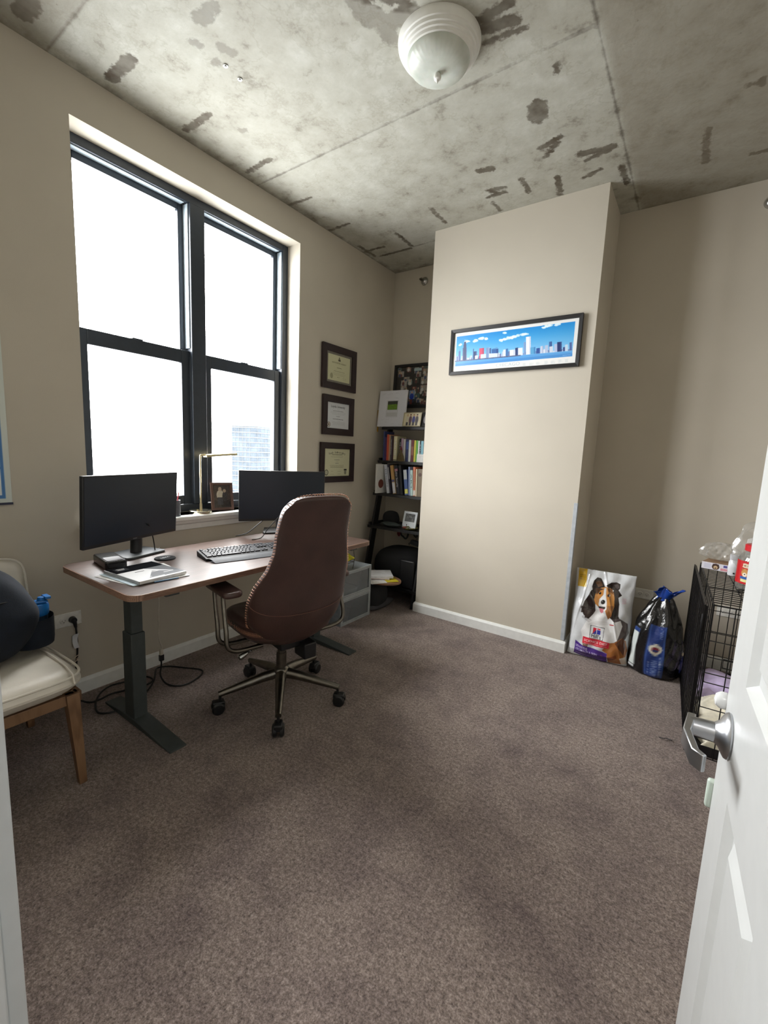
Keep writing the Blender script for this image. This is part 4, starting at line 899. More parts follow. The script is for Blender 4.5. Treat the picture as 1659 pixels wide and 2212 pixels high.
c=Canvas(.085,.10,.0012,(30,28,32)); c.ell(.04,.05,.020,.035,(150,146,150)); c.ell(.04,.085,.010,.010,(176,166,160)); c.fuzz(8,2)
t=thing('photo_frame','small dark photo frame beside the group photo, half hidden by the column','picture frame',M=Mp_)
build('frame',MB().ring(.11,.125,.012,.009,Mp_@Matrix.Translation((0,.0625,0))),blackfr,t,smooth=False); build('backing',MB().box(-.05,.05,.004,.121,-.003,.003,Mp_),black_pl,t,smooth=False); board('photo',c,pr_gl,Mp_@Matrix.Translation((-.0425,.0125,.0045)),t)
# fourth shelf: camera pouch, white frame, eyeglasses dish, cables
Z4=.6462
def blob(name,label,cat,c_,r,m_,seed=1,amp=.18,M=None,parent=None,nn=28,mm=18,power=1.0,group=None):
    rr=np.random.RandomState(seed); ph=rr.uniform(0,6.28,8); fr=rr.uniform(1.2,4.5,8)
    def fn(u,v):
        a=2*PI*u; b_=PI*v; n_=1+amp*(math.sin(fr[0]*math.cos(a)*2+ph[0])*.4+math.sin(3*a+ph[1])*math.sin(b_*2+ph[2])*.4+math.sin(5*a+ph[3]+b_*3)*.25)*math.sin(b_)
        x=math.copysign(abs(math.cos(a))**power,math.cos(a))*math.sin(b_)**power*r[0]*n_; y=math.copysign(abs(math.sin(a))**power,math.sin(a))*math.sin(b_)**power*r[1]*n_; z=-math.copysign(abs(math.cos(b_))**power,math.cos(b_))*r[2]
        return (c_[0]+x,c_[1]+y,c_[2]+z)
    mb=MB().grid(fn,nn,mm,M,wrap=True)
    o=build(name,mb,m_,parent,ang=70)
    if label: tag(o,label,cat,group)
    return o
blob('camera_pouch','black crumpled fabric camera pouch on the fourth shelf','pouch',(.262,3.225,Z4+.068),(.075,.055,.068),black_fab,3,.16,power=.8)
blob('dark_cloth','low heap of dark green-grey cloth on the fourth shelf left of the white frame','cloth',(.30,3.160,Z4+.022),(.11,.040,.022),mat('dark_grey_green_cloth',(50,58,56),.8,bs=.8,bscale=120),9,.35)
Mp_=TR(.458,3.215,Z4,rad(-3))@Matrix.Rotation(rad(90-13),4,'X')
c=Canvas(.105,.072,.001,(88,90,90)); 
for k in range(18): x,y=rng.uniform(0,.09),rng.uniform(0,.06); c.rect(x,y,x+rng.uniform(.01,.035),y+rng.uniform(.008,.03),[(60,62,62),(120,122,120),(98,100,98),(44,46,46)][k%4],.8)
t=thing('photo_frame','small white-bordered frame with a grey picture on the fourth shelf','picture frame',M=Mp_)
build('frame',MB().box(-.073,.073,0,.150,-.006,.004,Mp_),mat('white_frame_paint',(214,220,224),.5),t,smooth=False,bevel=.001); board('photo',c,pr_gl,Mp_@Matrix.Translation((-.0525,.058,.0048)),t); build('emblem',MB().box(-.028,-.020,.018,.034,.0042,.0048,Mp_),black_pl,t,smooth=False)
t=thing('trinket_dish','shallow olive glass dish of coins in front of the white frame','dish',(.505,3.165,Z4)); Mt=PM[t.name]
build('dish',MB().lathe([(.02,0),(.055,.004),(.068,.018),(.066,.019),(.053,.007),(.001,.004)],32,Mt),mat('olive_glass',(86,84,46),.12),t)
for k in range(5):
    a=k*1.3; tag(build('coin',MB().cyl((.505+.03*math.cos(a),3.165+.025*math.sin(a),Z4+.008+.0015*k),(.505+.03*math.cos(a),3.165+.025*math.sin(a),Z4+.0095+.0015*k),.011,n=16),brass if k%2 else chrome),'coin lying in the olive glass dish','coin','coins in the dish')
blob('red_wrapper','small crumpled red wrapper beside the dish on the fourth shelf','wrapper',(.455,3.150,Z4+.012),(.022,.012,.012),mat('dull_red_plastic',(120,44,36),.4),5,.4)
tag(build('black_box',MB().box(.575,.63,3.20,3.33,Z4,Z4+.13),black_mat,bevel=.003),'upright black box at the right end of the fourth shelf','box')
# cords hanging under the fourth shelf
cable('hanging_cord',[(.31,3.30,.612),(.33,3.30,.56),(.36,3.29,.545),(.39,3.29,.53),(.41,3.29,.57),(.40,3.30,.612)],.008,mat('dark_teal_cord',(36,44,46),.5),'thick dark cord loop hanging under the fourth shelf','cord')
blob('red_fabric_tag','dark red fabric tag hanging under the fourth shelf','tag',(.325,3.27,.575),(.018,.008,.030),mat('dark_red_fabric',(96,26,28),.8),4,.3)
cable('hanging_cord',[(.47,3.30,.612),(.475,3.29,.575),(.50,3.29,.56),(.515,3.29,.59),(.51,3.30,.612)],.006,cordm,'short black cord hook hanging under the fourth shelf','cord')
t=thing('power_adapter','black power adapter hanging by its cord below the fourth shelf','power adapter',(.50,3.28,.44))
build('brick',MB().box(-.045,.040,-.02,.02,-.018,.022,TR(.50,3.28,.505,0,0,.2)),black_pl,t,bevel=.004)
build('cord',MB().tube(smoothpts([(.46,3.28,.51),(.44,3.28,.50),(.43,3.28,.49),(.425,3.30,.475)],5),.003,6).tube(smoothpts([(.535,3.28,.50),(.545,3.28,.445),(.55,3.29,.46),(.57,3.30,.475)],5),.003,6).tube(smoothpts([(.50,3.28,.525),(.51,3.28,.55),(.50,3.29,.612)],5),.003,6),cordm,t)
blob('red_bag','bright red pouch hanging at the right end under the fourth shelf','pouch',(.615,3.24,.53),(.028,.02,.075),mat('red_nylon',(150,40,34),.5),6,.2)
cable('lamp_cord',[(.335,3.40,.56),(.27,3.44,.52),(.20,3.46,.48)],.0022,mat('white_cord',(190,190,186),.5),'thin straight white cord running down to the bottom shelf','cord')
# bottom shelf: black duffel and the paper tray on the floor bag
blob('duffel_bag','large slumped black duffel bag filling the bottom shelf','duffel bag',(.385,3.265,.150+.155),(.250,.205,.150),black_fab,11,.06,power=.7)
tag(build('black_case',MB().box(.50,.64,3.035,3.06,.153,.40),mat('black_hard_case',(14,14,16),.5),bevel=.01),'upright black hard folder case standing before the duffel by the column','case')
t=thing('paper_board','thin round-edged wooden board carrying papers beside the clear drawers','wooden board',(.34,2.83,.245)); 
bM=TR(.355,2.845,0)
build('board',MB().prism([( .355+.27*math.cos(a)*1.0,2.845+.155*math.sin(a)) for a in [2*PI*k/40 for k in range(40)]],.245,.257),mat('brown_board',(132,98,74),.5),t)
sheet('open white paper lying lowest on the round wooden board',.44,2.80,rad(60),.2575,.20,.21,group='papers on the round board')
sheet('yellow folder fanned out over the black case side of the round board',.50,2.88,rad(-38),.2600,.20,.10,mat('yellow_card',(196,178,40),.6),.004,'yellow_folder','folder','papers on the round board')
sheet('pinkish paper booklet in the middle of the pile on the round board',.40,2.85,rad(35),.2645,.20,.17,mat('pinkish_paper',(196,184,182),.7),.010,'booklet','booklet','papers on the round board')
sheet('thick white printed booklet on top of the round board pile',.41,2.88,rad(42),.275,.19,.20,mat('white_booklet',(206,206,208),.5),.016,'booklet','booklet','papers on the round board')
# grey-black floor bag under the board
blob('floor_bag','dark slumped tote bag on the floor right of the clear drawers','tote bag',(.33,2.815,.122),(.165,.135,.122),mat('charcoal_canvas',(30,31,34),.85,bs=.6,bscale=200),21,.08,power=.7)
blob('grey_fabric_roll','grey rolled fabric lying on the floor against the tote bag','fabric roll',(.44,2.86,.035),(.045,.17,.035),mat('mid_grey_fabric',(72,72,76),.85,bs=.5,bscale=200),8,.1,M=None)
# ------------------------------------------------------------------ stacked clear drawers
frost=glassmat('frosted_plastic',(225,228,230),gloss=.05,rough=.3,op=.32,opc=(150,156,162)); fr_edge=mat('translucent_plastic_edge',(158,164,168),.35); inner_p=mat('grey_plastic_side',(120,126,130),.45)
def drawer(z0,h_,label):
    t=thing('drawer_unit',label,'drawer unit',(.245,2.492,z0),0,'stacked clear drawer units'); x0,x1,y0,y1=.03,.458,2.312,2.672
    mb=MB().box(x0,x1-.004,y0,y0+.006,z0,z0+h_).box(x0,x1-.004,y1-.006,y1,z0,z0+h_).box(x0,x0+.006,y0+.006,y1-.006,z0,z0+h_).box(x0+.006,x1-.004,y0+.006,y1-.006,z0,z0+.006).box(x0+.006,x1-.004,y0+.006,y1-.006,z0+h_-.012,z0+h_)
    build('shell',mb,inner_p,t,smooth=False,bevel=.002)
    build('front_rim',MB().ring(y1-y0,h_,.014,.010,Matrix(((0,0,1,x1-.006),(1,0,0,(y0+y1)/2),(0,1,0,z0+h_/2),(0,0,0,1)))),fr_edge,t,smooth=False,bevel=.001)
    dr=build('drawer',MB().box(x1-.006,x1-.003,y0+.016,y1-.016,z0+.016,z0+h_-.016),frost,t,smooth=False)
    build('drawer_rim',MB().ring(y1-y0-.032,h_-.032,.009,.006,Matrix(((0,0,1,x1-.002),(1,0,0,(y0+y1)/2),(0,1,0,z0+h_/2),(0,0,0,1)))),fr_edge,dr,smooth=False,bevel=.001)
    return t
drawer(.0,.208,'lower translucent grey drawer unit standing on the carpet beside the desk')
drawer(.2085,.208,'upper translucent grey drawer unit, stacked, with a white box inside')
tag(build('white_box',MB().box(.22,.445,2.335,2.535,.2152,.262),paper,bevel=.002),'white box lying inside the upper clear drawer','box')
# wire letter rack on the drawers
t=thing('letter_rack','two-tier black wire letter rack standing on the clear drawers','letter rack',(.33,2.40,.4175)); rw=mat('rack_wire',(60,58,52),.4,.6); mb=MB()
for zt_ in (.475,.60):
    mb.tube([(.20,2.32,zt_),(.45,2.32,zt_),(.45,2.46,zt_),(.20,2.46,zt_)],.0022,6,closed=True)
    for k in range(1,6): mb.tube([(.20+.05*k-.02,2.32,zt_),(.20+.05*k-.02,2.46,zt_)],.0012,5)
build('tray_wires',mb,rw,t)
for y in (2.32,2.46):
    for x in (.22,.44): build('leg_wire',MB().tube(smoothpts([(x,y,.4185),(x+.012,y,.50),(x-.004,y,.60)],4),.0024,6),rw,t)
tag(build('white_folder',MB().box(.205,.478,2.33,2.46,.6035,.611),paper,bevel=.001),'white folder on the top tier of the wire rack','folder')
blob('yellow_packet','crumpled bright yellow packet on the lower tier of the wire rack','packet',(.39,2.405,.510),(.085,.060,.032),mat('yellow_foil',(200,196,40),.2),31,.45)
# ================================================================== ARMCHAIR, BACKPACK, CORDS
cream=mat('cream_faux_leather',(204,199,188),.42,var=.04,bs=.12,bscale=90,scale=8); oak=woodmat('oak_leg_wood',[(92,66,46),(118,88,62),(140,108,80)],(6,6,1.2),.45,ws=5,dist=4)
ac=thing('lounge_chair','cream upholstered accent chair with angled wooden legs left of the desk','chair',(.42,.285,0))
def cushion(name,M,wx,wy,h_,r,parent,mt=cream,puff=.012,sub=1):
    def fn(s):
        def g(u,v):
            a=2*PI*u; e=.32; cx=math.copysign(abs(math.cos(a))**e,math.cos(a)); cy=math.copysign(abs(math.sin(a))**e,math.sin(a))
            t=v; k=1-(1-math.sqrt(max(0,1-((t-.8)/.2)**2)))*0 if t>.8 else 1
            rr=t
            dz=(h_/2)*(1-max(0,(t-.82)/.18)**2.2*.9)+puff*(1-t**2)
            return (wx/2*rr*cx,wy/2*rr*cy,s*dz)
        return g
    mb=MB().grid(fn(1),56,14,M,wrap=True); k0=len(mb.v); nf=len(mb.f); mb.grid(fn(-1),56,14,M,wrap=True); mb.f[nf:]=[tuple(reversed(f)) for f in mb.f[nf:]]
    for i in range(56): mb.f.append((13*56+i,k0+13*56+i,k0+13*56+(i+1)%56,13*56+(i+1)%56)); mb.mi.append(0)
    return build(name,mb,mt,parent,sub=sub,ang=80)
sM=TR(.43,.283,.412,0,0,rad(-3))
st_=cushion('seat',sM,.625,.53,.082,.03,ac)
def loopp(wx,wy,zz,M,n=56,e=.32,k=1.0):
    out=[]
    for i in range(n):
        a=2*PI*i/n; out.append(M@Vector((wx/2*k*math.copysign(abs(math.cos(a))**e,math.cos(a)),wy/2*k*math.copysign(abs(math.sin(a))**e,math.sin(a)),zz)))
    return out
build('piping',MB().tube(loopp(.625,.53,.026,sM,k=.985),.0045,6,closed=True),cream,st_)
build('side_seam',MB().tube([sM@Vector(p) for p in [(-.28,.215,.050),(-.1,.215,.0535),(.1,.215,.0525),(.24,.213,.048),(.295,.212,.035),(.312,.210,.005)]],.0035,6),cream,st_)
bM=TR(.115,.283,.625)@Matrix.Rotation(rad(-12),4,'Y')@Matrix.Rotation(rad(90),4,'Y')
bk_=cushion('backrest',bM,.34,.52,.075,.03,ac)
build('piping',MB().tube(loopp(.34,.52,.026,bM,k=.985),.0045,6,closed=True),cream,bk_)
build('rail',MB().box(.13,.675,.515,.537,.325,.366).box(.13,.675,.03,.052,.325,.366).box(.655,.677,.052,.515,.325,.366).box(.13,.152,.052,.515,.325,.366),oak,ac,smooth=False,bevel=.002)
for (x0,x1,y0,y1) in ((.665,.690,.505,.518),(.665,.690,.062,.049),(.16,.135,.500,.518),(.16,.135,.067,.049)):
    q=lambda x,y,z,s_:[(x-s_,y-s_,z),(x+s_,y-s_,z),(x+s_,y+s_,z),(x-s_,y+s_,z)]
    build('leg',MB().add(q(x1,y1,0,.013)+q(x0,y0,.366,.022),[(3,2,1,0),(4,5,6,7)]+[(i,(i+1)%4,4+(i+1)%4,4+i) for i in range(4)]),oak,ac,smooth=False,bevel=.002)
# backpack
navy=mat('navy_backpack_nylon',(13,22,34),.95,bs=.5,bscale=350,var=.1)
bp=thing('backpack','dark navy backpack slumped on the cream accent chair','backpack',(.40,.30,.465))
def bpf(u,v):
    a=2*PI*u; b_=PI*v; z=-math.cos(b_); s=math.sin(b_)**.62
    n_=1+.02*math.sin(3*a+1)+.015*math.sin(7*a+b_*4)
    wy=.225 if z<.0 else .225-.05*z; wx=.165 if z<0 else .165-.035*z
    return (.385+wx*s*math.copysign(abs(math.cos(a))**.8,math.cos(a))*n_-.04*max(0,z),.275+wy*s*math.copysign(abs(math.sin(a))**.8,math.sin(a))*n_,.463+.185+z*.184)
bb=build('body',MB().grid(bpf,48,30,wrap=True),navy,bp,ang=80,sub=1)
build('front_pocket',MB().grid(lambda u,v:(.46+.10*math.sin(PI*v)**.6*math.cos(2*PI*u)*.85,.275+.17*math.sin(PI*v)**.6*math.sin(2*PI*u),.60-.105*math.cos(PI*v)),32,16,wrap=True),navy,bp,ang=80)
build('side_pocket',MB().grid(lambda u,v:(.375+.085*math.cos(2*PI*u)*(1 if v>.15 else v/.15*.6+.4),.478+.075*math.sin(2*PI*u)*(1 if v>.15 else v/.15*.6+.4),.470+.130*v),24,8,wrap=True),navy,bp)
build('zipper',MB().tube([(.385+.155*math.cos(t)*.9+.0,.275+.19*math.sin(t)*.95,.69+.03*math.cos(t)) for t in [PI*k/20-PI/2 for k in range(21)]],.004,6),black_fab,bp)
build('top_handle',MB().tube(smoothpts([(.33,.24,.815),(.33,.25,.855),(.33,.30,.855),(.33,.31,.815)],5),.008,8),black_fab,bp)
sb=thing('shaker_bottle','shaker bottle with bright blue lid in the backpack side pocket','bottle',(.365,.498,.475)); blu=mat('bright_blue_plastic',(22,104,176),.4)
build('cup',MB().lathe([(.036,.480),(.042,.60)],28,TR(.365,.498,0)),mat('smoky_cup',(44,60,78),.3),sb)
build('lid',MB().lathe([(.044,.600),(.0465,.606),(.0465,.636),(.043,.646),(.020,.650),(.001,.650)],28,TR(.365,.498,0)),blu,sb)
build('spout',MB().tube([(.375,.515,.646),(.375,.517,.672)],[.014,.012],14).box(.355,.395,.47,.535,.650,.658).box(.352,.398,.525,.545,.664,.674),blu,sb,bevel=.002)
# power cord etc
pg=thing('power_lead','black power cord from the wall outlet looping along the carpet under the desk','power cord',(.012,.748,.0))
build('plug',MB().cyl((.010,.748,.411),(.034,.748,.411),.017,.014,16).tube([(.026,.748,.411),(.030,.752,.395),(.030,.755,.372)],[.011,.009,.006],10),black_pl,pg)
pts=[(.030,.755,.372),(.030,.757,.32),(.026,.757,.24),(.028,.748,.17),(.032,.735,.08),(.04,.727,.02),(.075,.735,.006),(.14,.758,.006),(.151,.80,.006),(.14,.857,.006),(.162,.915,.0075),(.19,1.00,.006),(.17,1.06,.006),(.113,1.055,.010),(.09,.997,.012),(.072,.957,.006),(.055,.894,.006),(.101,.825,.012),(.171,.773,.008),(.251,.747,.006),(.294,.762,.006),(.317,.81,.006),(.326,.838,.02)]
build('cord',MB().tube(smoothpts(pts,6),.0045,8),cordm,pg)
build('label_tag',MB().grid(lambda u,v:(.038+.002*math.sin(6*v),.742+.022*u-.008*math.sin(PI*v),.265+.075*v),5,8).box(.034,.036,.735,.757,.30,.335),mat('white_tag',(214,216,220),.5),pg,smooth=False)
build('twist_tie',MB().tube(smoothpts([(.034,.757,.225),(.05,.73,.222),(.06,.69,.212)],4),.002,5).tube(smoothpts([(.034,.757,.205),(.05,.735,.200),(.06,.705,.192)],4),.002,5).tube([(.036+.0*math.cos(a),.757+.008*math.cos(a),.205+.008*math.sin(a)) for a in [2*PI*k/12 for k in range(12)]],.002,5,closed=True),mat('cream_tie',(206,190,170),.6),pg)
ec=thing('extension_cord','black extension cord with its socket joined to a white cord beneath the desk','extension cord',(.15,1.12,0))
build('socket',MB().box(.140,.160,1.110,1.134,.092,.128),black_pl,ec,bevel=.003)
build('cord',MB().tube(smoothpts([(.150,1.121,.093),(.13,1.13,.05),(.151,1.114,.006),(.263,1.089,.006),(.334,1.123,.006),(.343,1.193,.006),(.309,1.271,.006),(.258,1.292,.006),(.169,1.247,.006),(.085,1.199,.006),(.058,1.147,.008),(.12,1.10,.0175),(.20,1.05,.0175),(.26,.98,.006),(.30,.91,.006)],6),.0045,8),cordm,ec)
wc=thing('desk_power_cable','white cable with plug hanging down from the underside of the desk','cable',(.15,1.122,.128)); wcm=mat('ivory_cable',(206,200,186),.5)
build('cable',MB().tube(smoothpts([(.30,1.04,.712),(.30,1.040,.55),(.295,1.036,.40),(.25,1.06,.27),(.17,1.115,.185),(.151,1.122,.155)],6),.0042,8),wcm,wc)
build('plug',MB().tube([(.151,1.122,.165),(.150,1.122,.150),(.150,1.122,.129)],[.006,.011,.011],10),wcm,wc)
cable('under_desk_wire',[(.60,.93,.712),(.60,.95,.690),(.60,1.00,.682),(.60,1.04,.692),(.60,1.06,.712)],.003,cordm,'short black wire sagging under the front left of the desk','wire')
tag(build('floor_power_strip',MB().box(.20,.245,.94,.985,.001,.03),black_pl,bevel=.004),'small black plug block on the carpet behind the left desk column','plug')
# ================================================================== PET CORNER
# --- white kibble bag with collie print
q5=[(165,150),(937,330),(765,1380),(45,1160)]
BW,BH=.355,.590
c=Canvas(BW,BH,.0018,(204,207,210),quad=q5)
c.poly([(190,155),(300,178),(283,397),(172,375)],(206,166,38)); 
for k,t_ in enumerate(['HAPPY','HEALTHY','GUT']): c.text(t_,(200,248+k*24),(274-(k==2)*14,262+k*24),(3,-15),(120,90,40),bold=True)
DKB=(34,26,24);TAN=(186,128,66);WHT=(228,228,228)
c.poly([(350,440),(385,430),(405,560),(408,740),(360,790),(300,760),(255,710),(235,640),(262,560),(318,490)],DKB)
c.poly([(235,640),(222,690),(262,700),(280,760),(330,745),(330,780),(400,775),(400,700)],(60,50,46),.9)
c.poly([(560,600),(640,470),(700,470),(745,540),(700,560),(712,640),(690,770),(720,860),(650,850),(590,800),(560,740)],DKB)
c.poly([(600,800),(700,800),(800,880),(810,990),(770,1060),(690,1090),(640,1080),(640,960)],(82,72,72))
c.poly([(380,720),(440,640),(500,720),(560,760),(640,840),(715,830),(735,900),(700,990),(670,1060),(590,1090),(520,1080),(420,1060),(300,1010),(235,985),(222,900),(290,800)],WHT)
c.poly([(300,840),(420,800),(520,820),(600,850),(560,870),(420,850)],(206,204,204),.6)
c.poly([(575,860),(632,868),(628,880),(580,872)],(176,60,60))
c.poly([(362,395),(388,325),(430,293),(478,310),(508,365),(530,420),(470,440),(430,450),(400,520),(372,480)],DKB)
c.poly([(405,350),(440,330),(480,350),(500,400),(440,410)],(84,58,40))
c.poly([(545,400),(610,372),(680,375),(726,402),(722,452),(688,482),(640,470),(580,440)],DKB); c.poly([(640,400),(700,400),(712,440),(680,460)],(70,62,62))
c.poly([(400,500),(430,440),(480,420),(540,415),(600,440),(640,500),(650,560),(645,660),(600,760),(560,790),(530,700),(520,620),(490,610),(445,640),(405,600),(388,550)],TAN)
c.poly([(560,640),(640,650),(600,770),(560,800),(535,720)],(150,98,52)); c.poly([(400,420),(470,425),(520,440),(470,450),(440,480),(420,500)],(70,48,34)); c.poly([(560,440),(620,450),(640,520),(600,490),(570,470)],(120,78,44))
c.poly([(508,505),(522,425),(545,430),(542,520),(552,600),(545,680),(510,705),(470,680),(445,610),(455,555)],WHT)
c.poly([(440,632),(480,640),(532,650),(528,672),(500,680),(450,655)],(40,28,28)); c.poly([(455,655),(510,672),(506,708),(482,720),(464,702)],(206,120,130))
c.ell(502,592,28,26,(22,20,22)); c.ell(494,582,7,5,(120,120,120)); c.ell(463,483,17,16,(30,20,16)); c.ell(459,478,4,4,WHT); c.ell(573,519,16,18,(70,36,22)); c.ell(588,521,8,14,(220,214,206)); c.ell(574,519,8,9,(24,18,16))
c.poly([(480,1150),(560,1080),(640,1080),(720,1040),(775,1080),(790,1200),(755,1290),(700,1345),(540,1310),(536,1200)],(158,98,48)); c.poly([(640,1090),(745,1035),(770,1150),(740,1250),(700,1180)],(92,52,30)); c.poly([(540,1240),(650,1225),(660,1260),(600,1280),(538,1285)],(120,62,30)); c.poly([(690,1270),(760,1270),(770,1350),(700,1345)],(210,196,180))
c.poly([(240,1045),(310,1070),(300,1100),(245,1080)],(120,90,70))
c.poly([(345,848),(519,895),(491,1047),(328,995)],(60,60,64)); c.poly([(352,855),(513,900),(487,1040),(335,992)],(226,228,230))
c.poly([(378,880),(420,892),(412,925),(368,950)],(206,46,66)); c.poly([(428,893),(470,903),(466,920),(425,905)],(206,46,66)); c.poly([(366,950),(415,915),(412,960)],(48,56,160)); c.poly([(425,912),(470,925),(462,975),(420,963)],(48,56,160))
c.text("Hill's",(350,985),(466,1030),(8,-42),(40,42,54),bold=True)
c.poly([(246,972),(420,1020),(578,1078),(563,1142),(400,1100),(236,1044)],(206,44,62)); c.text('SCIENCE DIET',(256,1024),(545,1106),(5,-24),(236,226,226),bold=True); c.line((262,1046),(540,1122),4,(230,190,196),.8)
c.poly([(150,1008),(240,1075),(380,1125),(540,1192),(527,1314),(380,1262),(200,1200),(130,1158)],(72,40,130)); c.line((150,1008),(540,1196),5,(190,190,205),.6)
c.text('SENSITIVE',(152,1078),(298,1142),(3,-26),(206,198,226),bold=True); c.text('STOMACH & SKIN',(150,1118),(415,1210),(4,-24),(214,208,232),bold=True); c.line((145,1150),(315,1218),4,(160,140,200),.8); c.line((310,1222),(520,1290),4,(130,104,180),.8)
c.poly([(445,1215),(470,1200),(490,1235)],(110,60,110))
for k in range(6): c.line((748,580+k*11),(800,588+k*11),6,(206,150,168),.55)
for k in range(4): c.line((240,730+k*6),(330+rng.uniform(-20,30),790+k*8),3,(50,40,40),.5)
for k in range(26): a_=rng.uniform(0,1); x=235+a_*60; y=600+a_*150; c.line((x,y),(x-18,y+22),4,DKB,.7)
c.fuzz(3)
KM=TR(1.915,3.080,.0,rad(4),rad(-4))@Matrix.Rotation(rad(90),4,'X')
def prof(X,Y):
    u=X/BW*2-1; v=Y/BH
    e=np.clip(1-np.abs(u)**3.2,0,1)**.55; bulge=.060*e*np.clip(np.minimum(1,(1-v)*2.4),0,1)**.75*np.clip(v*9+.35,0,1)
    wr=.0035*np.sin(X*70+np.sin(Y*30)*1.6)*e+.0028*np.sin(Y*55+X*40)+.005*np.exp(-((X-.09+.10*(1-v))/.006)**2)*(v<.95)*e+.005*np.exp(-((X-.30+.16*(v-.2))/.007)**2)*e
    wid=1-.030*np.exp(-((v-.66)/.10)**2)-.01*np.sin(v*9)+.025*np.exp(-(v/.05)**2)
    return u,v,bulge,wr,wid
def kf(s):
    def f(X,Y):
        u,v,bu,wr,wid=prof(X,Y); x=BW/2+u*BW/2*wid; return (x,Y,s*(bu+.004)+(wr if s>0 else -wr)*np.clip(1-np.abs(u)**8,0,1))
    return f
t=thing('kibble_bag','white dog kibble bag with a collie portrait leaning at the column side','dog food bag',M=KM@Matrix.Translation((BW/2,0,0)))
m,nt,b,o=newmat('glossy_printed_bag'); a=nt.nodes.new('ShaderNodeAttribute'); a.attribute_name='Col'; nt.links.new(a.outputs['Color'],b.inputs['Base Color']); b.inputs['Roughness'].default_value=.16; b.inputs['Coat Weight'].default_value=.6; b.inputs['Coat Roughness'].default_value=.06; bump(nt,b,noise(nt,coords(nt),22,3),.35,.01); bagm=m
board('front_print',c,bagm,KM@Matrix.Translation((0,0,.062)),t,fn=kf(1))
cb=Canvas(BW,BH,.006,(196,200,203)); board('back_panel',cb,bagm,KM@Matrix.Translation((0,0,.062)),t,fn=kf(-1))
# side gusset strips + sealed top
mb=MB()
for s in (-1,1):
    for j in range(60):
        pass
def edgept(u,v,s):
    X=np.array([(u+1)/2*BW]);Y=np.array([v*BH]); r_=kf(s)(X,Y); return (float(r_[0][0]),float(r_[1][0]),float(r_[2][0])+.062)
for u in (-1,1):
    vs=[];n_=40
    for j in range(n_+1):
        for s in (1,-1): vs.append(edgept(u,j/n_,s))
    mb.add(vs,[(2*j,2*j+1,2*j+3,2*j+2) for j in range(n_)],KM)
vs=[edgept(2*i/30-1,0,s) for i in range(31) for s in (1,-1)]; mb.add(vs,[(2*j,2*j+1,2*j+3,2*j+2) for j in range(30)],KM)
vs=[edgept(2*i/30-1,1,s) for i in range(31) for s in (1,-1)]; mb.add(vs,[(2*j,2*j+1,2*j+3,2*j+2) for j in range(30)],KM)
build('gusset',mb,mat('bag_side_film',(190,196,198),.2,coat=.4),t)
# --- black and blue bag
bb_=thing('treat_bag','black bag with blue label strip and twisted blue top beside the kibble bag','dog food bag',(2.422,3.09,0))
NUb,NVb=120,80
bc=Canvas(1.0,1.0,.0085,(13,13,15)); 
# u 0..1 around (x), v height (y); u=.75 faces the room
bc.rect(.0,.0,.999,.999,(13,13,15)); bc.rect(.702,.02,.800,.66,(30,52,112)); bc.rect(.704,.02,.709,.66,(70,100,160)); bc.rect(.793,.02,.798,.66,(70,100,160))
bc.rect(.565,.10,.625,.52,(206,214,212)); bc.rect(.56,.06,.62,.09,(200,204,206)); bc.rect(.56,.52,.63,.57,(40,64,120)); bc.rect(.93,.10,.985,.5,(30,40,90)); bc.rect(.95,.32,.985,.36,(190,180,150))
bc.ell(.751,.375,.034,.058,(206,202,186)); bc.rect(.742,.30,.760,.45,(206,202,186)); bc.ell(.751,.375,.017,.032,(120,36,50)); bc.ell(.751,.362,.014,.014,(40,50,110))
bc.text('FORMULA PUPPY',(.772,.28),(.772,.035),(.016,0),(170,184,206),bold=True) ; bc.text('POUR CHIOT',(.745,.24),(.745,.05),(.014,0),(170,184,206),bold=True); bc.text('NUTRITION',(.722,.22),(.722,.06),(.008,0),(150,166,196)); bc.text('ADULT',(.770,.62),(.770,.50),(.013,0),(150,166,196))
def bfun(X,Y):
    a=2*PI*X; v=Y
    vv=[0,.02,.06,.15,.35,.55,.65,.73,.80,.86,.90,.93,1]; rx=np.interp(v,vv,[.110,.145,.153,.155,.150,.138,.126,.110,.092,.078,.066,.058,.030]); ry=rx*np.interp(v,[0,.6,.9,1],[.85,.85,.8,.8])
    fold=np.interp(v,[0,.5,.75,1],[.015,.03,.12,.3]); n_=1+fold*np.sin(7*a+v*5)*.55+.03*np.sin(4*a+9*v)*1.0+.025*np.sin(11*a-14*v)
    sh_=np.interp(v,[.6,1],[0,.012]); e=.88
    rx=rx*.95
    return (rx*n_*np.sign(np.cos(a))*np.abs(np.cos(a))**e+sh_,ry*n_*np.sign(np.sin(a))*np.abs(np.sin(a))**e,v*.505+.0+.004*np.sin(9*a)*(v>.05))
m,nt,b,o=newmat('shiny_dark_film'); a=nt.nodes.new('ShaderNodeAttribute'); a.attribute_name='Col'; nt.links.new(a.outputs['Color'],b.inputs['Base Color']); b.inputs['Roughness'].default_value=.22; b.inputs['Coat Weight'].default_value=.35; bump(nt,b,noise(nt,coords(nt),26,3),.5,.012)
board('body',bc,m,PM[bb_.name],bb_,fn=bfun)
blm=mat('glossy_blue_film',(20,58,140),.2,coat=.5,bs=.3,bscale=60)
def topf(u,v):
    a=2*PI*u; r=.030+.032*v**.8; n_=1+.30*math.sin(4*a+.8)*v+.14*math.sin(9*a+2)*v
    return (2.432+r*n_*math.cos(a)+.020*v,3.085+r*.75*n_*math.sin(a)-.02*v,.478+.095*v-.030*v*v+.018*math.sin(3*a+1)*v)
build('twisted_top',MB().grid(topf,60,12,wrap=True),blm,bb_,ang=90,solid=.0012)
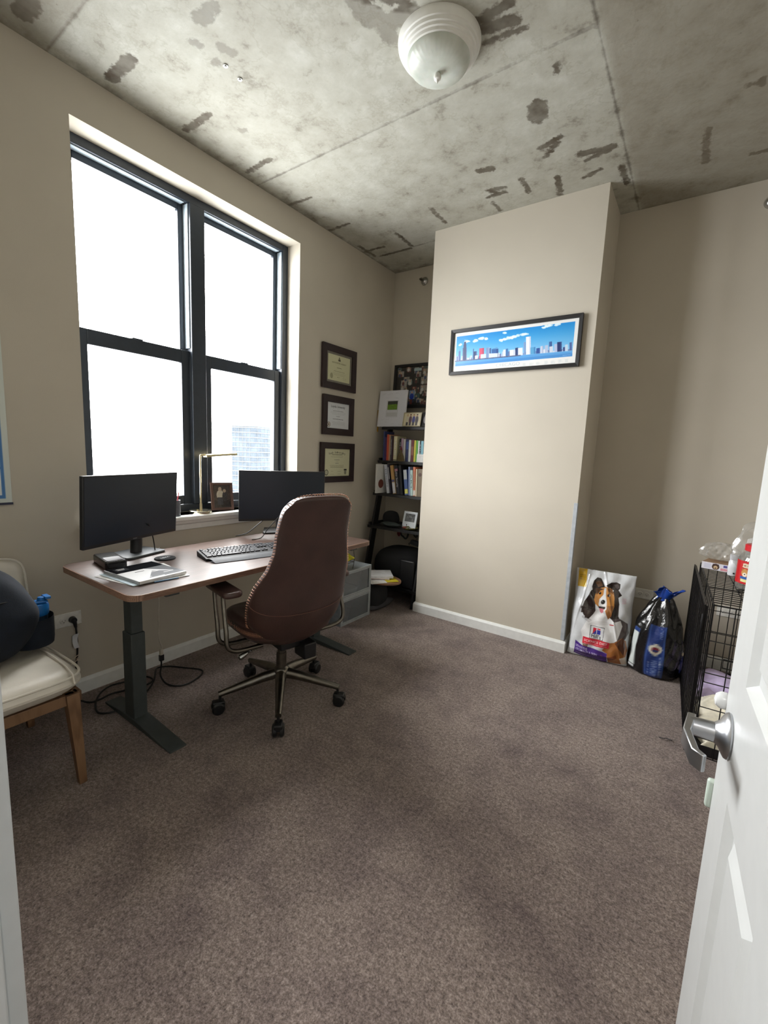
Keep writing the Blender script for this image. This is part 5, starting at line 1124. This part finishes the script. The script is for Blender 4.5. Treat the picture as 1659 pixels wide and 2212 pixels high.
build('tie_band',MB().lathe([(.040,.470),(.044,.478),(.036,.488)],24,TR(2.430,3.092,0),cap=False),blm,bb_)
# --- dog crate
CW,CL,CH=.70,.98,.712
CM=TR(2.632,2.262,0,rad(2.3)); wire=mat('crate_black_wire',(20,20,22),.4,.3)
cr=thing('dog_crate','large black wire dog crate behind the open white door','dog crate',M=CM)
def wp(name,M,w_,h_,nx,ny,r=.0024,rf=.0038,parent=cr,dbl=()):
    mb=MB().tube([(0,0,0),(w_,0,0),(w_,h_,0),(0,h_,0)],rf,6,M,closed=True)
    for i in range(1,nx): mb.tube([(w_*i/nx,0,.0),(w_*i/nx,h_,.0)],r,5,M)
    for j in range(1,ny): mb.tube([(0,h_*j/ny,.0035),(w_,h_*j/ny,.0035)],r,5,M)
    for z in dbl: mb.tube([(0,z,.0035),(w_,z,.0035)],r,5,M)
    return build(name,mb,wire,parent,ang=60)
RX=Matrix.Rotation(PI/2,4,'X')
wp('front_panel',CM@RX@Matrix.Translation((0,0,0)),CW,CH,9,6,dbl=(.55,.09,.40))
wp('back_panel',CM@Matrix.Translation((0,CL,0))@RX,CW,CH,16,5)
wp('side_panel',CM@Matrix.Translation((0,0,0))@Matrix.Rotation(PI/2,4,'Z')@RX,CL,CH,14,6); wp('side_panel',CM@Matrix.Translation((CW,0,0))@Matrix.Rotation(PI/2,4,'Z')@RX,CL,CH,14,6)
wp('top_panel',CM@Matrix.Translation((0,0,CH)),CW,CL,6,26,r=.0021)
build('door_latch',MB().tube([(.06,-.006,.44),(.11,-.006,.44),(.11,-.006,.48),(.06,-.006,.48)],.003,6,CM,closed=True).tube([(.10,-.010,.42),(.12,-.010,.50)],.003,6,CM),wire,cr)
build('carry_handle',MB().tube([CM@Vector(p) for p in smoothpts([(.12,.30,CH+.004),(.12,.30,CH+.02),(.22,.30,CH+.02),(.22,.30,CH+.004)],4)],.004,6),wire,cr)
mb=MB().box(.008,CW-.008,.008,CL-.008,.006,.012,CM)
for (x0,x1,y0,y1) in ((.008,.012,.008,CL-.008),(CW-.012,CW-.008,.008,CL-.008),(.012,CW-.012,.008,.012),(.012,CW-.012,CL-.012,CL-.008)): mb.box(x0,x1,y0,y1,.012,.05,CM)
build('tray',mb,black_pl,cr,smooth=False)
# blankets
def cloth(name,label,x0,x1,y0,y1,z0,amp,seed,mt,M,n=70,edge=.02):
    rr=np.random.RandomState(seed); K=[(rr.uniform(4,16),rr.uniform(4,16),rr.uniform(0,6.28),rr.uniform(.3,1)) for _ in range(7)]
    def h(x,y): 
        s=sum(a*math.sin(kx*x*1.6+ky*y*1.4+p+1.5*math.sin(ky*x)) for kx,ky,p,a in K)/3.0
        return amp*(.5+.5*math.tanh(s*1.2))
    def fn(u,v):
        x=x0+(x1-x0)*u; y=y0+(y1-y0)*v; e=min(1,min(u,1-u,v,1-v)/.10)
        return (x+.012*math.sin(v*23+seed),y+.012*math.sin(u*19+seed),z0+(h(x,y)+.012)*e**.5)
    mb=MB().grid(fn,n,n,M); k0=len(mb.v); mb.grid(lambda u,v:(fn(u,v)[0],fn(u,v)[1],z0-.001),n,n,M); nf=len(mb.f)//2; mb.f[nf:]=[tuple(reversed(f)) for f in mb.f[nf:]]
    return tag(build(name,mb,mt,ang=90),label,'blanket')
cloth('blanket','crumpled cream blanket lying in the front of the dog crate',-.0+.03,.66,.03,.56,.0135,.085,5,mat('cream_fleece',(240,234,214),.9,bs=.4,bscale=150),CM)
cloth('blanket','lavender blanket bunched behind the cream one in the dog crate',.03,.66,.60,.90,.0135,.075,12,mat('lavender_fleece',(206,190,226),.9,bs=.4,bscale=150),CM)
# folded wire playpen against the crate's left side
fp=thing('folded_playpen','stack of folded black wire pen panels leaning on the crate left side','wire pen',(2.60,2.73,0))
for k in range(2):
    Mk=TR(2.602+.0065*k,2.268+.006*k,.004,rad(92.4))@Matrix.Rotation(rad(90),4,'X')
    wp('pen_panel',Mk,.93,.70-.006*k,14 if k%2 else 12,6,parent=fp,rf=.0036)
mb=MB()
for k in range(9):
    y=2.31+.09*k; mb.tube([(2.565,y,.62),(2.625,y+.02,.60)],.004,6)
build('pen_clip',MB().tube(smoothpts([(2.60,2.275,.66),(2.598,2.27,.60),(2.596,2.285,.50)],4),.006,6),wire,fp)
# carton on top
KC=TR(2.592,3.07,CH+.0045,rad(-14)); t=thing('treat_carton','flat white carton with dog face and purple stripe on top of the crate','carton',M=KC)
build('carton_body',MB().box(0,.36,0,.135,0,.040,KC),mat('kraft_carton',(150,120,92),.7),t,bevel=.001)
cc=Canvas(.36,.040,.0012,(214,212,220)); cc.rect(.012,.006,.045,.034,(198,198,212)); cc.ell(.068,.020,.018,.018,(70,48,40)); cc.ell(.068,.016,.010,.010,(196,168,130)); cc.ell(.068,.012,.004,.003,(20,20,20)); cc.poly([(.052,.036),(.056,.026),(.062,.034)],(60,44,40)); cc.poly([(.084,.036),(.080,.026),(.074,.034)],(60,44,40))
cc.rect(.092,.004,.135,.016,(206,120,130)); cc.text('SCIENCE DIET',(.094,.006),(.133,.006),(0,.007),(230,210,214)); cc.rect(.104,.022,.122,.035,(80,76,140)); cc.rect(.142,.006,.235,.034,(84,66,146)); cc.text('SENSITIVE',(.146,.022),(.20,.022),(0,.006),(170,160,210)); cc.rect(.235,.006,.262,.034,(160,70,96))
board('side_print',cc,vcmat('carton_print',.4),KC@Matrix.Translation((0,-.0008,0))@RX,t)
# plastic wrap bags
film=glassmat('clear_crinkled_film',gloss=.12,rough=.15,op=.20,opc=(214,212,206))
def filmbag(label,c_,r,seed,pow_=.9):
    rr=np.random.RandomState(seed); ph=rr.uniform(0,6.28,10)
    def fn(u,v):
        a=2*PI*u;b_=PI*v; s=math.sin(b_)**.7; n_=1+.18*math.sin(3*a+ph[0])*s+.12*math.sin(7*a+4*b_+ph[1])+.07*math.sin(13*a-6*b_+ph[2])
        return (c_[0]+r[0]*s*n_*math.cos(a),c_[1]+r[1]*s*n_*math.sin(a),c_[2]-r[2]*math.cos(b_)*(1+.12*math.sin(5*a+ph[3])*math.sin(b_))+r[2]*.12*math.sin(4*a+ph[4])*v)
    o=build('plastic_bag',MB().grid(fn,44,22,wrap=True),film,ang=22)
    return tag(o,label,'plastic bag')
filmbag('clear crumpled plastic bag lying over the white carton',(2.675,3.13,CH+.045+.058),(.085,.055,.050),3)
filmbag('tall clear plastic bag standing behind the red-lidded jar',(2.83,2.95,CH+.006+.15),(.095,.06,.15),8)
tag(build('paper_bundle',MB().grid(lambda u,v:(2.78+.20*u,3.02+.015*math.sin(u*7),CH+.05+.16*v+.01*math.sin(u*9)),12,8),paper,solid=.004),'white paper wrapper standing behind the jar on the crate','paper')
t=thing('pill_bottle','upturned white plastic bottle between the carton and the treat jar','bottle',(2.735,2.975,CH+.005)); Mt=PM[t.name]
wp_=mat('white_plastic_glossy',(216,218,222),.25)
build('body',MB().lathe([(.024,.0),(.027,.004),(.027,.075),(.022,.088)],24,Mt),wp_,t); build('cap',MB().lathe([(.022,.088),(.024,.090),(.024,.118),(.001,.119)],24,Mt),mat('pale_grey_cap',(196,198,206),.3),t); build('dark_mark',MB().box(-.004,.004,-.0285,-.027,.012,.020,Mt),black_pl,t,smooth=False)
# biscuit jar
t=thing('biscuit_jar','big clear dog biscuit jar with red lid and red label on the crate','jar',(2.797,2.665,CH+.0045)); Mt=PM[t.name]
jar=glassmat('clear_pet_plastic',tint=(236,236,234),gloss=.06,rough=.03,op=.10,opc=(200,200,198))
build('jar_wall',MB().lathe([(.060,.0),(.070,.006),(.075,.020),(.075,.150),(.070,.172),(.052,.190),(.050,.200)],48,Mt),jar,t)
build('lid',MB().lathe([(.054,.196),(.056,.198),(.056,.224),(.052,.228),(.001,.228)],40,Mt),mat('red_lid',(186,34,44),.3),t)
jc=Canvas(.34,.112,.0013,(186,28,36)); jc.rect(.0,.0,.34,.112,(186,28,36))
jx=.075
jc.poly([(jx+.005,.098),(jx+.008,.090),(jx+.004,.082),(jx+.012,.080),(jx+.060,.080),(jx+.068,.078),(jx+.070,.088),(jx+.068,.100),(jx+.058,.098),(jx+.014,.101)],(216,206,180)); jc.text('MILK-BONE',(jx+.012,.085),(jx+.062,.085),(0,.010),(120,60,50),bold=True)
jc.ell(jx+.020,.055,.017,.020,(190,140,80)); jc.ell(jx+.020,.046,.010,.010,(230,220,200)); jc.ell(jx+.020,.048,.003,.003,(20,20,20)); jc.poly([(jx+.004,.078),(jx+.006,.060),(jx+.014,.070)],(170,110,60)); jc.poly([(jx+.036,.078),(jx+.034,.060),(jx+.026,.070)],(170,110,60)); jc.rect(jx,.024,jx+.045,.036,(40,90,160)); jc.rect(jx+.004,.010,jx+.038,.024,(220,214,150)); jc.ell(jx+.060,.020,.018,.012,(214,180,40)); jc.text('FLAVOR',(jx+.048,.017),(jx+.072,.017),(0,.006),(120,80,30)); jc.ell(jx+.060,.048,.010,.010,(130,120,80))
def jf(X,Y):
    a=rad(180+0)+X/.0762-.35; return (.0762*np.cos(a),.0762*np.sin(a),Y)
board('label',jc,vcmat('jar_label_print',.3,coat=.4),Mt@Matrix.Translation((0,0,.038)),t,fn=jf)
for k in range(26):
    a=rng.uniform(0,6.28); r=rng.uniform(.015,.045); z=CH+.0045+.012+.0065*(k//4)
    bn=tag(build('dog_biscuit',MB().prism([(.012*math.cos(q)*(1+.35*math.cos(2*q)),.007*math.sin(q)*(1.0)) for q in [2*PI*i/14 for i in range(14)]],0,.006,TR(2.797+r*math.cos(a),2.665+r*math.sin(a),z,rng.uniform(0,3))),mat('biscuit_tan',(196,156,110),.8) if k%3 else mat('biscuit_brown',(130,84,60),.8),smooth=False,bevel=.001),'small bone-shaped biscuit in the bottom of the clear jar','dog biscuit','biscuits in the jar')
tag(build('black_twist_wire',MB().tube(smoothpts([(2.50,2.30,.004),(2.52,2.29,.012),(2.53,2.31,.006),(2.55,2.30,.010),(2.553,2.31,.005)],5),.002,6),wire),'short twisted black wire on the carpet left of the crate','wire')
# ================================================================== TOWER OUTSIDE
# curtain-wall block seen through the lower right sash
az=rad(141.5)
TC=Vector((2.497,-.107,0))+Vector((math.cos(az),math.sin(az),0))*352
TMx=Matrix.Translation((TC.x,TC.y,0))@Matrix.Rotation(az+rad(55),4,'Z')
gl_=mat('tower_glazing',(50,55,60),1,var=.12,scale=.12,spec=0); con=mat('tower_concrete',(66,69,71),1,spec=0)
t=thing('office_tower','pale glass and concrete office tower seen through the lower right sash','building',M=TMx)
build('glazing',MB().box(0,20,-42,0,-70,15.7,TMx),gl_,t,smooth=False)
mb=MB()
for k in range(22): mb.box(-.3,20.3,-42.3,.3,14.6-3.7*k,15.3-3.7*k,TMx)
build('floor_band',mb,con,t,smooth=False)
build('rooftop_storey',MB().box(-.3,20.3,-4.5,.3,15.7,25.3,TMx).box(2,20,-42,-6,15.7,22.5,TMx),con,t,smooth=False)
mb=MB()
for k in range(1,6): mb.box(20*k/6-.12,20*k/6+.12,0,.25,-70,15.7,TMx)
for k in range(1,9): mb.box(-.25,0,-4.7*k-.12,-4.7*k+.12,-70,15.7,TMx)
build('mullion',mb,con,t,smooth=False)
# ================================================================== CAMERA, LIGHT
R_=[[0.81652714, 0.57576448, 0.04217454], [-0.11275598, 0.08740585, 0.98977084], [-0.56618859, 0.81293018, -0.13629013]]
cam=bpy.data.cameras.new('camera'); co=bpy.data.objects.new('camera',cam); COL.objects.link(co)
cam.sensor_fit='HORIZONTAL'; cam.sensor_width=36; cam.lens=951.0244*36/1659; cam.clip_start=.01; cam.clip_end=2000
co.matrix_world=Matrix(((R_[0][0],R_[1][0],-R_[2][0],2.49708),(R_[0][1],R_[1][1],-R_[2][1],-0.1068),(R_[0][2],R_[1][2],-R_[2][2],1.31872),(0,0,0,1)))
SC.camera=co
W=bpy.data.worlds.new('overcast'); SC.world=W; W.use_nodes=True; nt=W.node_tree; bg=nt.nodes['Background']
tc=nt.nodes.new('ShaderNodeTexCoord'); sx=nt.nodes.new('ShaderNodeSeparateXYZ'); nt.links.new(tc.outputs['Generated'],sx.inputs[0])
rp=nt.nodes.new('ShaderNodeValToRGB'); e=rp.color_ramp.elements; e[0].position=.0; e[0].color=(.42,.43,.43,1); e[1].position=1; e[1].color=(1.0,1.0,.985,1)
e.new(.44).color=(.5,.51,.52,1); e.new(.5).color=(.86,.88,.9,1); e.new(.62).color=(1,1,1,1)
mr=nt.nodes.new('ShaderNodeMapRange'); mr.inputs[1].default_value=-1; mr.inputs[2].default_value=1; nt.links.new(sx.outputs[2],mr.inputs[0]); nt.links.new(mr.outputs[0],rp.inputs[0]); nt.links.new(rp.outputs[0],bg.inputs[0])
bg.inputs[1].default_value=12.0
def portal(name,loc,rot,sx_,sy_):
    L=bpy.data.lights.new(name,'AREA'); L.shape='RECTANGLE'; L.size=sx_; L.size_y=sy_; o=bpy.data.objects.new(name,L); COL.objects.link(o); o.location=loc; o.rotation_euler=rot; L.cycles.is_portal=True
portal('window_daylight_portal',(-.27,(WY0+WY1)/2,(WZ0+WZ1)/2),Euler((0,-PI/2,0)),WZ1-WZ0,WY1-WY0)
# unseen fill light added in the hallway behind the camera
L=bpy.data.lights.new('hall_fill_light','AREA'); L.shape='DISK'; L.size=.35; L.energy=7; L.color=(1,.97,.93); o=bpy.data.objects.new('hall_fill_light',L); COL.objects.link(o); o.location=(2.2,-.9,2.46)
SC.view_settings.view_transform='Standard'; SC.view_settings.look='None'; SC.view_settings.gamma=1; SC.view_settings.use_curve_mapping=False
SC.view_settings.exposure=1.46
SC.cycles.max_bounces=10; SC.cycles.diffuse_bounces=6; SC.cycles.transparent_max_bounces=24
